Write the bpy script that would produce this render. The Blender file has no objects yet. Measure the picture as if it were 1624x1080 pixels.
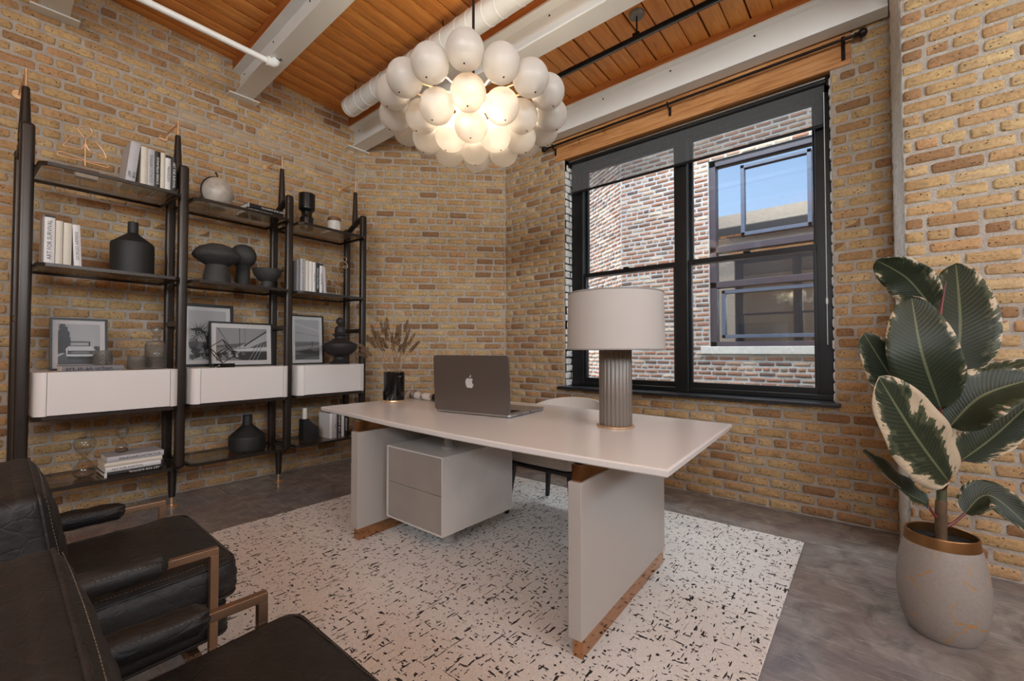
import bpy, bmesh, math, random
from mathutils import Vector, Matrix, Euler

PI = math.pi
RND = random.Random(11)
COL = bpy.context.scene.collection
SC = bpy.context.scene

# ------------------------------------------------------------------ camera
CAM_H, F_PX, YAW, PITCH = 1.14, 700.0, math.radians(40.6), math.atan(16.0 / 700.0)
cam = bpy.data.cameras.new('camera')
cam.sensor_fit = 'HORIZONTAL'
cam.sensor_width = 36.0
cam.lens = 36.0 * F_PX / 1624.0
cam.clip_start = 0.02
cam_o = bpy.data.objects.new('camera', cam)
COL.objects.link(cam_o)
cam_o.location = (0, 0, CAM_H)
cam_o.rotation_euler = (PI / 2 + PITCH, 0, YAW)
SC.camera = cam_o

# ------------------------------------------------------------------ world, sun, fill lamps, exposure
world = bpy.data.worlds.new('sky')
SC.world = world
world.use_nodes = True
wn = world.node_tree.nodes
wl = world.node_tree.links
wn.clear()
w_out = wn.new('ShaderNodeOutputWorld')
w_bg = wn.new('ShaderNodeBackground')
w_sky = wn.new('ShaderNodeTexSky')
w_sky.sky_type = 'NISHITA'
w_sky.sun_disc = False
w_sky.sun_elevation = math.radians(48)
w_sky.sun_rotation = math.radians(-80)
w_sky.air_density = 1.0
w_sky.dust_density = 1.5
w_bg.inputs['Strength'].default_value = 0.55
wl.new(w_sky.outputs[0], w_bg.inputs[0])
wl.new(w_bg.outputs[0], w_out.inputs[0])

sun = bpy.data.lights.new('sun', 'SUN')
sun.energy = 11.0
sun.angle = math.radians(0.6)
sun.color = (1.0, 0.93, 0.82)
sun_o = bpy.data.objects.new('sun', sun)
COL.objects.link(sun_o)
sun_o.location = (-8, 8, 12)
sun_o.rotation_euler = Vector((0.62, -0.12, -0.9)).to_track_quat('-Z', 'Y').to_euler()


def area_light(name, loc, target, sx, sy, watts, col):
    l = bpy.data.lights.new(name, 'AREA')
    l.shape = 'RECTANGLE'
    l.size, l.size_y, l.energy, l.color = sx, sy, watts, col
    o = bpy.data.objects.new(name, l)
    COL.objects.link(o)
    o.location = loc
    o.rotation_euler = (Vector(target) - Vector(loc)).to_track_quat('-Z', 'Y').to_euler()
    return o


# added fill lamps, set at openings in the unseen rear and side walls
area_light('rear_fill_light', (1.25, -2.86, 2.75), (-1.0, 2.0, 5.2), 2.9, 1.0, 140, (0.88, 0.95, 1.0))
area_light('side_fill_light', (3.36, 0.6, 2.75), (-2.5, 1.6, 5.4), 3.4, 1.0, 116, (0.88, 0.95, 1.0))
# added lamp: extra sky light down the well between the buildings, into the window
area_light('light_well_fill', (-1.35, 4.9, 5.6), (-1.35, 4.1, 1.6), 2.6, 1.6, 330, (0.95, 0.98, 1.0))

SC.view_settings.view_transform = 'Standard'
SC.view_settings.look = 'None'
SC.view_settings.exposure = 0.25
SC.view_settings.gamma = 1.0
SC.view_settings.use_curve_mapping = False


# ------------------------------------------------------------------ colour and node helpers
def lin(c):
    return tuple(((x / 255.0) / 12.92 if x / 255.0 <= 0.04045 else ((x / 255.0 + 0.055) / 1.055) ** 2.4) for x in c[:3]) + (1.0,)


class NT:
    def __init__(s, name):
        s.mat = bpy.data.materials.new(name)
        s.mat.use_nodes = True
        s.t = s.mat.node_tree
        s.t.nodes.clear()
        s.out = s.t.nodes.new('ShaderNodeOutputMaterial')

    def n(s, typ, **kw):
        nd = s.t.nodes.new('ShaderNode' + typ)
        for k, v in kw.items():
            if k.startswith('i_'):
                nd.inputs[k[2:].replace('_', ' ')].default_value = v
            else:
                setattr(nd, k, v)
        return nd

    def l(s, a, b):
        s.t.links.new(a, b)

    def math(s, op, a, b=None, clamp=False):
        nd = s.t.nodes.new('ShaderNodeMath')
        nd.operation = op
        nd.use_clamp = clamp
        for i, x in enumerate((a, b)):
            if x is None:
                continue
            if isinstance(x, (int, float)):
                nd.inputs[i].default_value = x
            else:
                s.l(x, nd.inputs[i])
        return nd.outputs[0]

    def ramp(s, fac, stops, interp='LINEAR'):
        nd = s.t.nodes.new('ShaderNodeValToRGB')
        cr = nd.color_ramp
        cr.interpolation = interp
        while len(cr.elements) < len(stops):
            cr.elements.new(0.5)
        for e, (p, c) in zip(cr.elements, stops):
            e.position = p
            e.color = c if len(c) == 4 else tuple(c) + (1,)
        s.l(fac, nd.inputs[0])
        return nd.outputs[0]

    def mix(s, fac, a, b, blend='MIX'):
        nd = s.t.nodes.new('ShaderNodeMix')
        nd.data_type = 'RGBA'
        nd.blend_type = blend
        for i, x in ((0, fac), (6, a), (7, b)):
            if isinstance(x, (int, float)):
                nd.inputs[i].default_value = x
            elif isinstance(x, tuple):
                nd.inputs[i].default_value = x
            else:
                s.l(x, nd.inputs[i])
        return nd.outputs[2]

    def mapping(s, vec, scale=(1, 1, 1), loc=(0, 0, 0), rot=(0, 0, 0)):
        nd = s.t.nodes.new('ShaderNodeMapping')
        nd.inputs['Scale'].default_value = scale
        nd.inputs['Location'].default_value = loc
        nd.inputs['Rotation'].default_value = rot
        s.l(vec, nd.inputs['Vector'])
        return nd.outputs[0]

    def noise(s, vec, scale, detail=4, rough=0.55, dist=0.0):
        nd = s.t.nodes.new('ShaderNodeTexNoise')
        nd.inputs['Scale'].default_value = scale
        nd.inputs['Detail'].default_value = detail
        nd.inputs['Roughness'].default_value = rough
        nd.inputs['Distortion'].default_value = dist
        s.l(vec, nd.inputs['Vector'])
        return nd.outputs['Fac']

    def bump(s, h, strength=0.3, dist=0.01):
        nd = s.t.nodes.new('ShaderNodeBump')
        nd.inputs['Strength'].default_value = strength
        nd.inputs['Distance'].default_value = dist
        s.l(h, nd.inputs['Height'])
        return nd.outputs[0]

    def pos(s):
        return s.n('NewGeometry').outputs['Position']

    def obj(s):
        return s.n('TexCoord').outputs['Object']

    def bsdf(s, col, rough=0.5, metal=0.0, normal=None, **kw):
        b = s.t.nodes.new('ShaderNodeBsdfPrincipled')
        for k, x in (('Base Color', col), ('Roughness', rough), ('Metallic', metal)):
            if isinstance(x, (int, float, tuple)):
                b.inputs[k].default_value = x
            else:
                s.l(x, b.inputs[k])
        if normal is not None:
            s.l(normal, b.inputs['Normal'])
        for k, v in kw.items():
            b.inputs[k.replace('_', ' ')].default_value = v
        s.l(b.outputs[0], s.out.inputs[0])
        return b


MATS = {}


def pm(name, col, rough=0.5, metal=0.0, var=None, bump=None, rvar=0.0, **kw):
    """simple procedural material: colour, cloudy variation (scale, amount, stretch), bump (scale, strength, distance)"""
    if name in MATS:
        return MATS[name]
    t = NT(name)
    c = lin(col)
    v = t.obj()
    colour = c
    sc, am = (var[0], var[1]) if var else (6.0, 0.06)
    st = var[2] if var and len(var) > 2 else (1, 1, 1)
    nz = t.noise(t.mapping(v, st), sc, 5)
    dark = tuple(x * (1 - am) for x in c[:3]) + (1,)
    light = tuple(min(1, x * (1 + am)) for x in c[:3]) + (1,)
    colour = t.ramp(nz, [(0.3, dark), (0.7, light)])
    r = rough
    if rvar:
        r = t.math('ADD', t.math('MULTIPLY', nz, rvar), rough - rvar / 2, True)
    nrm = None
    if bump:
        nrm = t.bump(t.noise(t.mapping(v, st), bump[0], 6), bump[1], bump[2])
    t.bsdf(colour, r, metal, nrm, **kw)
    MATS[name] = t.mat
    return t.mat


# ------------------------------------------------------------------ mesh helpers
class MB:
    def __init__(s):
        s.v, s.f, s.m, s.uv = [], [], [], None

    def add(s, verts, faces, mi=0, T=None):
        o = len(s.v)
        for p in verts:
            p = Vector(p)
            s.v.append(T @ p if T is not None else p)
        for f in faces:
            s.f.append(tuple(o + i for i in f))
            s.m.append(mi)
        return s

    def box(s, lo, hi, mi=0, T=None):
        x0, y0, z0 = lo
        x1, y1, z1 = hi
        return s.add([(x0, y0, z0), (x1, y0, z0), (x1, y1, z0), (x0, y1, z0), (x0, y0, z1), (x1, y0, z1), (x1, y1, z1), (x0, y1, z1)],
                     [(3, 2, 1, 0), (4, 5, 6, 7), (0, 1, 5, 4), (1, 2, 6, 5), (2, 3, 7, 6), (3, 0, 4, 7)], mi, T)

    def rbox(s, size, r=0.01, seg=3, mid=1, loc=(0, 0, 0), mi=0, T=None, fn=None):
        """box with rounded edges; fn(p) bends its surface"""
        h = [x / 2 for x in size]
        r = min(r, min(h) * 0.98)

        def axis(hh):
            a = hh - r
            k = [-hh + r * (1 - math.cos(i / seg * PI / 2)) for i in range(seg)]
            m = [-a + 2 * a * i / mid for i in range(mid + 1)]
            return k + m + [-x for x in reversed(k)]
        ax = [axis(x) for x in h]
        idx, vs, fs = {}, [], []

        def vid(p):
            key = tuple(round(c, 6) for c in p)
            if key not in idx:
                q = [max(-(h[i] - r), min(h[i] - r, p[i])) for i in range(3)]
                d = Vector([p[i] - q[i] for i in range(3)])
                w = Vector(q)
                if d.length > 1e-9:
                    w = w + d.normalized() * r
                if fn:
                    w = fn(w)
                idx[key] = len(vs)
                vs.append(w + Vector(loc))
            return idx[key]
        for a in range(3):
            b, c = (a + 1) % 3, (a + 2) % 3
            for sg in (-1, 1):
                for i in range(len(ax[b]) - 1):
                    for j in range(len(ax[c]) - 1):
                        q = []
                        for (ii, jj) in ((i, j), (i + 1, j), (i + 1, j + 1), (i, j + 1)):
                            p = [0, 0, 0]
                            p[a], p[b], p[c] = sg * h[a], ax[b][ii], ax[c][jj]
                            q.append(vid(p))
                        q = q if sg > 0 else q[::-1]
                        u = []
                        for k in q:
                            if k not in u:
                                u.append(k)
                        if len(u) > 2:
                            fs.append(tuple(u))
        return s.add(vs, fs, mi, T)

    def tube(s, pts, r, n=8, closed=False, caps=True, mi=0, T=None, flat=1.0):
        pts = [Vector(p) for p in pts]
        m = len(pts)
        rr = r if isinstance(r, (list, tuple)) else [r] * m
        vs, fs = [], []
        up = None
        for i, p in enumerate(pts):
            a = pts[i - 1] if (i > 0 or closed) else p
            b = pts[(i + 1) % m] if (i < m - 1 or closed) else p
            t = (b - a)
            t = t.normalized() if t.length > 1e-9 else Vector((0, 0, 1))
            if up is None:
                up = Vector((0, 0, 1)) if abs(t.z) < 0.9 else Vector((1, 0, 0))
            up = (up - t * up.dot(t))
            up = up.normalized() if up.length > 1e-6 else t.orthogonal().normalized()
            sd = t.cross(up)
            for k in range(n):
                an = 2 * PI * k / n
                vs.append(p + (sd * math.cos(an) + up * math.sin(an) * flat) * rr[i])
        for i in range(m if closed else m - 1):
            j = (i + 1) % m
            for k in range(n):
                l = (k + 1) % n
                fs.append((i * n + k, j * n + k, j * n + l, i * n + l)[::-1])
        if caps and not closed:
            fs.append(tuple(range(n)))
            fs.append(tuple(reversed(range((m - 1) * n, m * n))))
        fs = [f[::-1] for f in fs]
        return s.add(vs, fs, mi, T)

    def lathe(s, prof, n=32, loc=(0, 0, 0), mi=0, T=None, rfn=None):
        vs, fs = [], []
        for (r, z) in prof:
            for k in range(n):
                a = 2 * PI * k / n
                q = r * (rfn(a) if rfn else 1.0)
                vs.append((q * math.cos(a) + loc[0], q * math.sin(a) + loc[1], z + loc[2]))
        for i in range(len(prof) - 1):
            for k in range(n):
                l = (k + 1) % n
                fs.append((i * n + k, i * n + l, (i + 1) * n + l, (i + 1) * n + k))
        if prof[0][0] > 1e-6:
            fs.append(tuple(reversed(range(n))))
        if prof[-1][0] > 1e-6:
            fs.append(tuple(range((len(prof) - 1) * n, len(prof) * n)))
        return s.add(vs, fs, mi, T)

    def prism(s, poly, z0, z1, mi=0, T=None):
        n = len(poly)
        vs = [(x, y, z0) for x, y in poly] + [(x, y, z1) for x, y in poly]
        ar = sum(poly[i][0] * poly[(i + 1) % n][1] - poly[(i + 1) % n][0] * poly[i][1] for i in range(n))
        fs = [tuple(reversed(range(n))), tuple(range(n, 2 * n))]
        for i in range(n):
            j = (i + 1) % n
            fs.append((i, j, n + j, n + i))
        if ar < 0:
            fs = [f[::-1] for f in fs]
        return s.add(vs, fs, mi, T)

    def mesh(s, name, mats, smooth=35):
        me = bpy.data.meshes.new(name)
        me.from_pydata([tuple(p) for p in s.v], [], s.f)
        for m in (mats if isinstance(mats, (list, tuple)) else [mats]):
            me.materials.append(m)
        me.polygons.foreach_set('material_index', s.m)
        if smooth:
            me.polygons.foreach_set('use_smooth', [True] * len(me.polygons))
            me.update()
            me.set_sharp_from_angle(angle=math.radians(smooth))
        me.update()
        return me

    def build(s, name, mats, parent=None, smooth=35, loc=None, rot=None):
        o = bpy.data.objects.new(name, s.mesh(name, mats, smooth))
        COL.objects.link(o)
        if parent is not None:
            o.parent = parent
        if loc is not None:
            o.location = loc
        if rot is not None:
            o.rotation_euler = rot
        if smooth and smooth <= 45:
            wn_ = o.modifiers.new('weighted_normals', 'WEIGHTED_NORMAL')
            wn_.keep_sharp = True
        return o


def tag(o, label=None, cat=None, group=None, kind=None):
    for k, v in (('label', label), ('category', cat), ('group', group), ('kind', kind)):
        if v:
            o[k] = v
    return o


def thing(name, label, cat, loc=(0, 0, 0), rz=0.0, group=None):
    o = bpy.data.objects.new(name, None)
    o.empty_display_size = 0.1
    COL.objects.link(o)
    o.location = loc
    o.rotation_euler = (0, 0, rz)
    return tag(o, label, cat, group)


def copy_tree(o, parent=None):
    c = o.copy()
    COL.objects.link(c)
    c.parent = parent
    for ch in list(o.children):
        copy_tree(ch, c)
    return c


def text(body, size, mat, parent, M, name='title', sx=1.0, extrude=0.0):
    cu = bpy.data.curves.new('lettering', 'FONT')
    cu.body = body
    cu.size = size
    cu.align_x = 'CENTER'
    cu.align_y = 'CENTER'
    cu.resolution_u = 2
    cu.extrude = extrude
    t = bpy.data.objects.new('lettering', cu)
    me = bpy.data.meshes.new_from_object(t)
    bpy.data.objects.remove(t)
    bpy.data.curves.remove(cu)
    me.name = name
    me.materials.clear()
    me.materials.append(mat)
    o = bpy.data.objects.new(name, me)
    COL.objects.link(o)
    o.parent = parent
    o.matrix_local = M @ Matrix.Diagonal((sx, 1, 1, 1))
    return o


def frame_m(origin, xd, yd):
    """matrix whose x and y run along xd and yd"""
    x = Vector(xd).normalized()
    y = Vector(yd)
    y = (y - x * y.dot(x)).normalized()
    z = x.cross(y)
    m = Matrix((x, y, z)).transposed().to_4x4()
    m.translation = Vector(origin)
    return m


CY, SY = math.cos(YAW), math.sin(YAW)


def seen(p):
    """pixel and distance of a point in the photograph's frame (used to choose which bricks become single objects)"""
    x, y, z = p[0], p[1], p[2] - CAM_H
    d = -SY * x + CY * y
    if d < 0.2:
        return None
    return 812 + F_PX * (CY * x + SY * y) / d, 556 - F_PX * z / d, d


def arc(cx, cy, r, a0, a1, n):
    return [(cx + r * math.cos(math.radians(a0 + (a1 - a0) * i / n)), cy + r * math.sin(math.radians(a0 + (a1 - a0) * i / n))) for i in range(n + 1)]


def rrect(w, h, r, n=5):
    p = []
    for cx, cy, a in ((w / 2 - r, h / 2 - r, 0), (-w / 2 + r, h / 2 - r, 90), (-w / 2 + r, -h / 2 + r, 180), (w / 2 - r, -h / 2 + r, 270)):
        p += arc(cx, cy, r, a, a + 90, n)
    return p


def bez(pts, n=12):
    """smooth curve through points (Catmull-Rom)"""
    P = [Vector(p) for p in pts]
    out = []
    for i in range(len(P) - 1):
        a, b, c, d = P[max(i - 1, 0)], P[i], P[i + 1], P[min(i + 2, len(P) - 1)]
        for k in range(n):
            t = k / n
            out.append(0.5 * ((2 * b) + (c - a) * t + (2 * a - 5 * b + 4 * c - d) * t * t + (3 * b - a - 3 * c + d) * t ** 3))
    out.append(P[-1])
    return out


# ------------------------------------------------------------------ shared materials
def make_brick(name, stops, smear=False, pits=0.95):
    t = NT(name)
    ri = t.n('ObjectInfo').outputs['Random']
    gi = t.n('NewGeometry')
    p = gi.outputs['Position']
    val = t.math('FRACT', t.math('ADD', ri, gi.outputs['Random Per Island']))
    base = t.ramp(val, stops)
    n1 = t.noise(p, 9.0, 5, 0.6)
    base = t.mix(t.ramp(n1, [(0.35, (0, 0, 0, 1)), (0.7, (1, 1, 1, 1))]), base, t.mix(0.50, base, (0.30, 0.17, 0.08, 1)), 'MIX')
    n2 = t.noise(p, 55.0, 4, 0.65)
    base = t.mix(t.ramp(n2, [(0.34, (0.75, 0.75, 0.75, 1)), (0.54, (0, 0, 0, 1))]), base, t.mix(0.45, base, (0.10, 0.06, 0.03, 1)))
    # small dark pits of the old bricks
    vo = t.n('TexVoronoi', feature='F1')
    vo.inputs['Scale'].default_value = 44
    t.l(t.mapping(p, (1, 1, 1.3)), vo.inputs['Vector'])
    pit = t.math('MULTIPLY', t.ramp(vo.outputs['Distance'], [(0.13, (1, 1, 1, 1)), (0.26, (0, 0, 0, 1))]),
                 t.ramp(t.noise(p, 20, 2), [(0.43, (0, 0, 0, 1)), (0.50, (1, 1, 1, 1))]))
    base = t.mix(t.math('MULTIPLY', pit, pits), base, (0.035, 0.022, 0.015, 1))
    # pale mortar smears
    n3 = t.noise(p, 14.0, 6, 0.7)
    base = t.mix(t.ramp(n3, [(0.62, (0, 0, 0, 1)), (0.75, (0.55, 0.55, 0.55, 1))]), base, (0.50, 0.41, 0.31, 1))
    if smear:
        sx = t.n('SeparateXYZ')
        t.l(p, sx.inputs[0])
        dz = t.math('ABSOLUTE', t.math('SUBTRACT', sx.outputs[2], 3.035))
        band = t.math('MULTIPLY', t.math('SUBTRACT', 1.0, t.math('DIVIDE', dz, 0.13), True), t.math('MULTIPLY', t.noise(p, 5, 4), 3.2))
        iny = t.math('MULTIPLY', t.math('GREATER_THAN', sx.outputs[1], 0.85), t.math('LESS_THAN', sx.outputs[0], -4.2))
        band = t.math('MULTIPLY', t.math('SUBTRACT', band, 0.55, True), iny, True)
        base = t.mix(t.math('MULTIPLY', band, 0.9), base, (0.48, 0.37, 0.25, 1))
    hb = t.math('ADD', t.math('MULTIPLY', n2, 0.6), t.math('MULTIPLY', n1, 0.5))
    t.bsdf(base, 0.88, 0.0, t.bump(hb, 0.75, 0.012))
    MATS[name] = t.mat
    return t.mat


TAN = [(0.0, lin((208, 176, 126))), (0.20, lin((194, 158, 108))), (0.40, lin((214, 184, 138))), (0.55, lin((196, 150, 104))),
       (0.70, lin((206, 170, 120))), (0.84, lin((172, 130, 88))), (0.93, lin((146, 106, 72))), (1.0, lin((202, 154, 110)))]
M_BRICK = make_brick('brick_tan', TAN, smear=True)
RED = [(0.0, lin((184, 130, 108))), (0.25, lin((152, 100, 82))), (0.45, lin((204, 172, 146))), (0.62, lin((170, 114, 90))),
       (0.78, lin((118, 86, 78))), (0.9, lin((96, 78, 76))), (1.0, lin((226, 198, 170)))]
M_BRICK_RED = make_brick('brick_red_outside', RED, pits=0.3)
WHT = [(0.0, lin((222, 218, 210))), (1.0, lin((236, 232, 226)))]
t = NT('brick_painted_white')
p = t.pos()
n1 = t.noise(p, 30, 6, 0.65)
n0 = t.noise(p, 5, 5, 0.6)
t.bsdf(t.mix(t.ramp(n0, [(0.60, (0, 0, 0, 1)), (0.80, (0.6, 0.6, 0.6, 1))]), t.ramp(n1, [(0.3, lin((214, 208, 198))), (0.6, lin((242, 240, 235)))]), lin((196, 170, 128))),
       0.8, 0, t.bump(n1, 1.0, 0.02))
M_PAINTED = t.mat


def make_mortar(name, c0, c1):
    t = NT(name)
    p = t.pos()
    n1 = t.noise(p, 18, 6, 0.65)
    n2 = t.noise(p, 120, 3, 0.6)
    t.bsdf(t.mix(t.math('MULTIPLY', n2, 0.35), t.ramp(n1, [(0.3, lin(c0)), (0.7, lin(c1))]), (0.13, 0.11, 0.09, 1)), 0.95, 0,
           t.bump(t.math('ADD', n1, t.math('MULTIPLY', n2, 0.5)), 0.9, 0.012))
    return t.mat


M_MORTAR = make_mortar('mortar', (172, 159, 145), (203, 191, 177))
M_MORTAR_OUT = make_mortar('mortar_outside', (186, 180, 174), (212, 207, 201))


def make_wood(name, c0, c1, c2, stretch=(14, 0.9, 14), rough=0.45, useobj=False):
    t = NT(name)
    p = t.obj() if useobj else t.pos()
    ri = t.n('ObjectInfo').outputs['Random']
    off = t.n('CombineXYZ')
    t.l(t.math('MULTIPLY', ri, 37.0), off.inputs[1])
    va = t.n('VectorMath', operation='ADD')
    t.l(p, va.inputs[0])
    t.l(off.outputs[0], va.inputs[1])
    v = va.outputs[0]
    g = t.noise(t.mapping(v, stretch), 3.0, 7, 0.62, 0.6)
    col = t.ramp(g, [(0.28, lin(c0)), (0.5, lin(c1)), (0.72, lin(c2))])
    col = t.mix(t.math('MULTIPLY', ri, 0.25), col, t.mix(1.0, col, lin((214, 150, 90)), 'MULTIPLY'))
    kn = t.noise(t.mapping(v, (5, 1.6, 5)), 1.6, 2)
    col = t.mix(t.ramp(kn, [(0.68, (0, 0, 0, 1)), (0.78, (0.8, 0.8, 0.8, 1))]), col, lin((104, 54, 18)))
    t.bsdf(col, rough, 0, t.bump(g, 0.25, 0.004))
    return t.mat


M_PLANK = make_wood('plank_wood', (204, 128, 56), (226, 152, 74), (238, 172, 96))
M_LINTEL = make_wood('lintel_wood', (150, 98, 54), (200, 146, 92), (222, 176, 126), stretch=(0.9, 14, 14))
M_NAILER = make_wood('nailer_wood', (146, 84, 38), (186, 116, 60), (206, 140, 82), stretch=(0.9, 14, 14))
M_STEEL = pm('white_painted_steel', (226, 225, 220), 0.45, 0, var=(3, 0.03), bump=(60, 0.12, 0.004))
M_PIPEW = pm('white_painted_pipe', (236, 235, 230), 0.35, 0)
M_DUCT = pm('white_painted_duct', (228, 227, 222), 0.4, 0)
M_BLACK = pm('black_painted_metal', (22, 23, 25), 0.38, 0.2, var=(9, 0.3))
M_IRON = pm('dark_bronze_iron', (38, 28, 24), 0.45, 0.6)
M_BRASS = pm('brushed_brass', (222, 184, 144), 0.36, 0.75, var=(30, 0.12, (1, 1, 12)))
M_BRONZE = pm('rose_bronze', (196, 146, 106), 0.14, 1.0, var=(12, 0.1))
M_WHITE = pm('white_lacquer', (228, 222, 216), 0.38, 0, var=(2, 0.015))
M_DARKWOOD = pm('dark_stained_metal', (54, 45, 39), 0.33, 0.45, var=(20, 0.15, (1, 1, 0.1)))
M_BLACKCER = pm('black_ceramic', (34, 33, 32), 0.6, 0, var=(7, 0.35), bump=(40, 0.2, 0.004))
M_GREYCER = pm('charcoal_clay', (58, 56, 54), 0.72, 0, var=(9, 0.4), bump=(34, 0.35, 0.006))
M_PAPER = pm('page_paper', (226, 218, 202), 0.8, 0, var=(80, 0.08, (1, 1, 20)))
M_INK = pm('black_ink', (18, 17, 17), 0.6)
M_INKW = pm('white_ink', (232, 230, 226), 0.6)
M_INKG = pm('grey_ink', (92, 90, 90), 0.6)


def make_glass(name, tint=(1, 1, 1), refl=0.08, rough=0.0, body=0.0, graze=0.7):
    """thin sheet glass: sees straight through, mirrors at grazing angles"""
    t = NT(name)
    tr = t.n('BsdfTransparent')
    tr.inputs[0].default_value = tuple(tint) + (1,)
    gl = t.n('BsdfGlossy')
    gl.inputs['Roughness'].default_value = rough
    lw = t.n('LayerWeight')
    lw.inputs['Blend'].default_value = 0.5
    f = t.math('ADD', t.math('MULTIPLY', t.math('POWER', lw.outputs['Facing'], 4.0), graze), refl, True)
    mx = t.n('MixShader')
    t.l(f, mx.inputs[0])
    t.l(tr.outputs[0], mx.inputs[1])
    t.l(gl.outputs[0], mx.inputs[2])
    res = mx.outputs[0]
    if body:
        df = t.n('BsdfDiffuse')
        df.inputs[0].default_value = (0.35, 0.34, 0.32, 1)
        m2 = t.n('MixShader')
        m2.inputs[0].default_value = body
        t.l(res, m2.inputs[1])
        t.l(df.outputs[0], m2.inputs[2])
        res = m2.outputs[0]
    t.l(res, t.out.inputs[0])
    return t.mat


M_PANE = make_glass('window_glass', (0.94, 0.97, 0.97), 0.07)
M_SMOKE = make_glass('smoked_shelf_glass', (0.82, 0.78, 0.74), 0.05)
M_CLEAR = make_glass('clear_glass', (0.90, 0.89, 0.88), 0.05, graze=1.1)
M_CUT = make_glass('cut_crystal', (0.84, 0.84, 0.82), 0.05, 0.08, 0.16)
M_PICGLASS = make_glass('picture_glass', (0.97, 0.97, 0.97), 0.001, graze=0.2)

# ================================================================== the room
XL, YW, YR = -4.36, 3.67, 3.28
CH0, CH1 = Vector((-4.36, 2.49)), Vector((-3.24, 3.67))
PIER0, PIER1 = Vector((0.03, 3.67)), Vector((0.066, 3.28))


def ceilz(y):
    return 3.775 - 0.066 * y


# ---- floor: polished concrete
t = NT('polished_concrete')
p = t.pos()
n1 = t.noise(p, 1.6, 6, 0.6, 0.5)
n2 = t.noise(p, 7.0, 6, 0.65, 0.8)
n3 = t.noise(p, 0.9, 3, 0.5)
col = t.ramp(n2, [(0.28, lin((96, 92, 90))), (0.5, lin((134, 129, 125))), (0.74, lin((164, 160, 155)))])
col = t.mix(t.ramp(n1, [(0.46, (0, 0, 0, 1)), (0.68, (0.75, 0.75, 0.75, 1))]), col, lin((124, 106, 104)))
col = t.mix(t.ramp(n3, [(0.52, (0, 0, 0, 1)), (0.66, (0.5, 0.5, 0.5, 1))]), col, lin((116, 120, 130)))
scr = None
for i, (rot, sc) in enumerate(((0.4, (1.2, 46, 1)), (1.7, (1.0, 40, 1)), (2.6, (1.4, 50, 1)))):
    w = t.noise(t.mapping(p, sc, (i * 3.1, i, 0), (0, 0, rot)), 1.8, 2, 0.4, 1.2)
    k = t.ramp(w, [(0.685, (0, 0, 0, 1)), (0.70, (1, 1, 1, 1)), (0.715, (0, 0, 0, 1))])
    scr = k if scr is None else t.math('MAXIMUM', scr, k)
col = t.mix(t.math('MULTIPLY', scr, 0.35), col, lin((196, 194, 188)))
rg = t.math('ADD', t.math('MULTIPLY', n2, 0.22), t.math('ADD', t.math('MULTIPLY', scr, 0.2), 0.10))
t.bsdf(col, rg, 0.0, t.bump(t.math('ADD', n2, t.math('MULTIPLY', scr, 0.3)), 0.06, 0.01))
M_FLOOR = t.mat
fl = MB().box((-4.7, -3.2, -0.2), (3.7, 3.9, 0.0)).build('floor', M_FLOOR, smooth=0)
tag(fl, 'grey polished concrete floor with scratches', 'floor', kind='structure')

# ---- brick walls
CH = 0.072


def brick_meshes(base, L, H, count, mat):
    out = []
    for k in range(count):
        pts = []
        for cx, cz, a in ((1, 1, 0), (-1, 1, 90), (-1, -1, 180), (1, -1, 270)):
            r = RND.uniform(0.005, 0.017)
            for i in range(3):
                an = math.radians(a + 45 * i)
                pts.append((cx * (L / 2 - r) + r * math.cos(an) + RND.uniform(-0.0018, 0.0018),
                            cz * (H / 2 - r) + r * math.sin(an) + RND.uniform(-0.0018, 0.0018)))
        n = len(pts)
        vs = [(x, 0.014, z) for x, z in pts]
        vs += [(x * (1 - 0.004 / (L / 2)), -0.0035, z * (1 - 0.004 / (H / 2))) for x, z in pts]
        vs += [(x * (1 - 0.012 / (L / 2)), -0.008 + RND.uniform(-0.002, 0.002), z * (1 - 0.011 / (H / 2))) for x, z in pts]
        vs.append((RND.uniform(-.2, .2) * L, -0.009 + RND.uniform(-0.003, 0.003), 0))
        fs = []
        for i in range(n):
            j = (i + 1) % n
            fs += [(i, j, n + j, n + i), (n + i, n + j, 2 * n + j, 2 * n + i), (2 * n + i, 2 * n + j, 3 * n)]
        fs = [f[::-1] for f in fs]
        b = MB()
        b.add(vs, fs)
        out.append((b, b.mesh(base, mat, 50)))
    return out


STRETCH = 0.197
BR_S = brick_meshes('brick', 0.186, 0.060, 12, M_BRICK)
BR_H = brick_meshes('brick', 0.086, 0.060, 8, M_BRICK)


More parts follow.
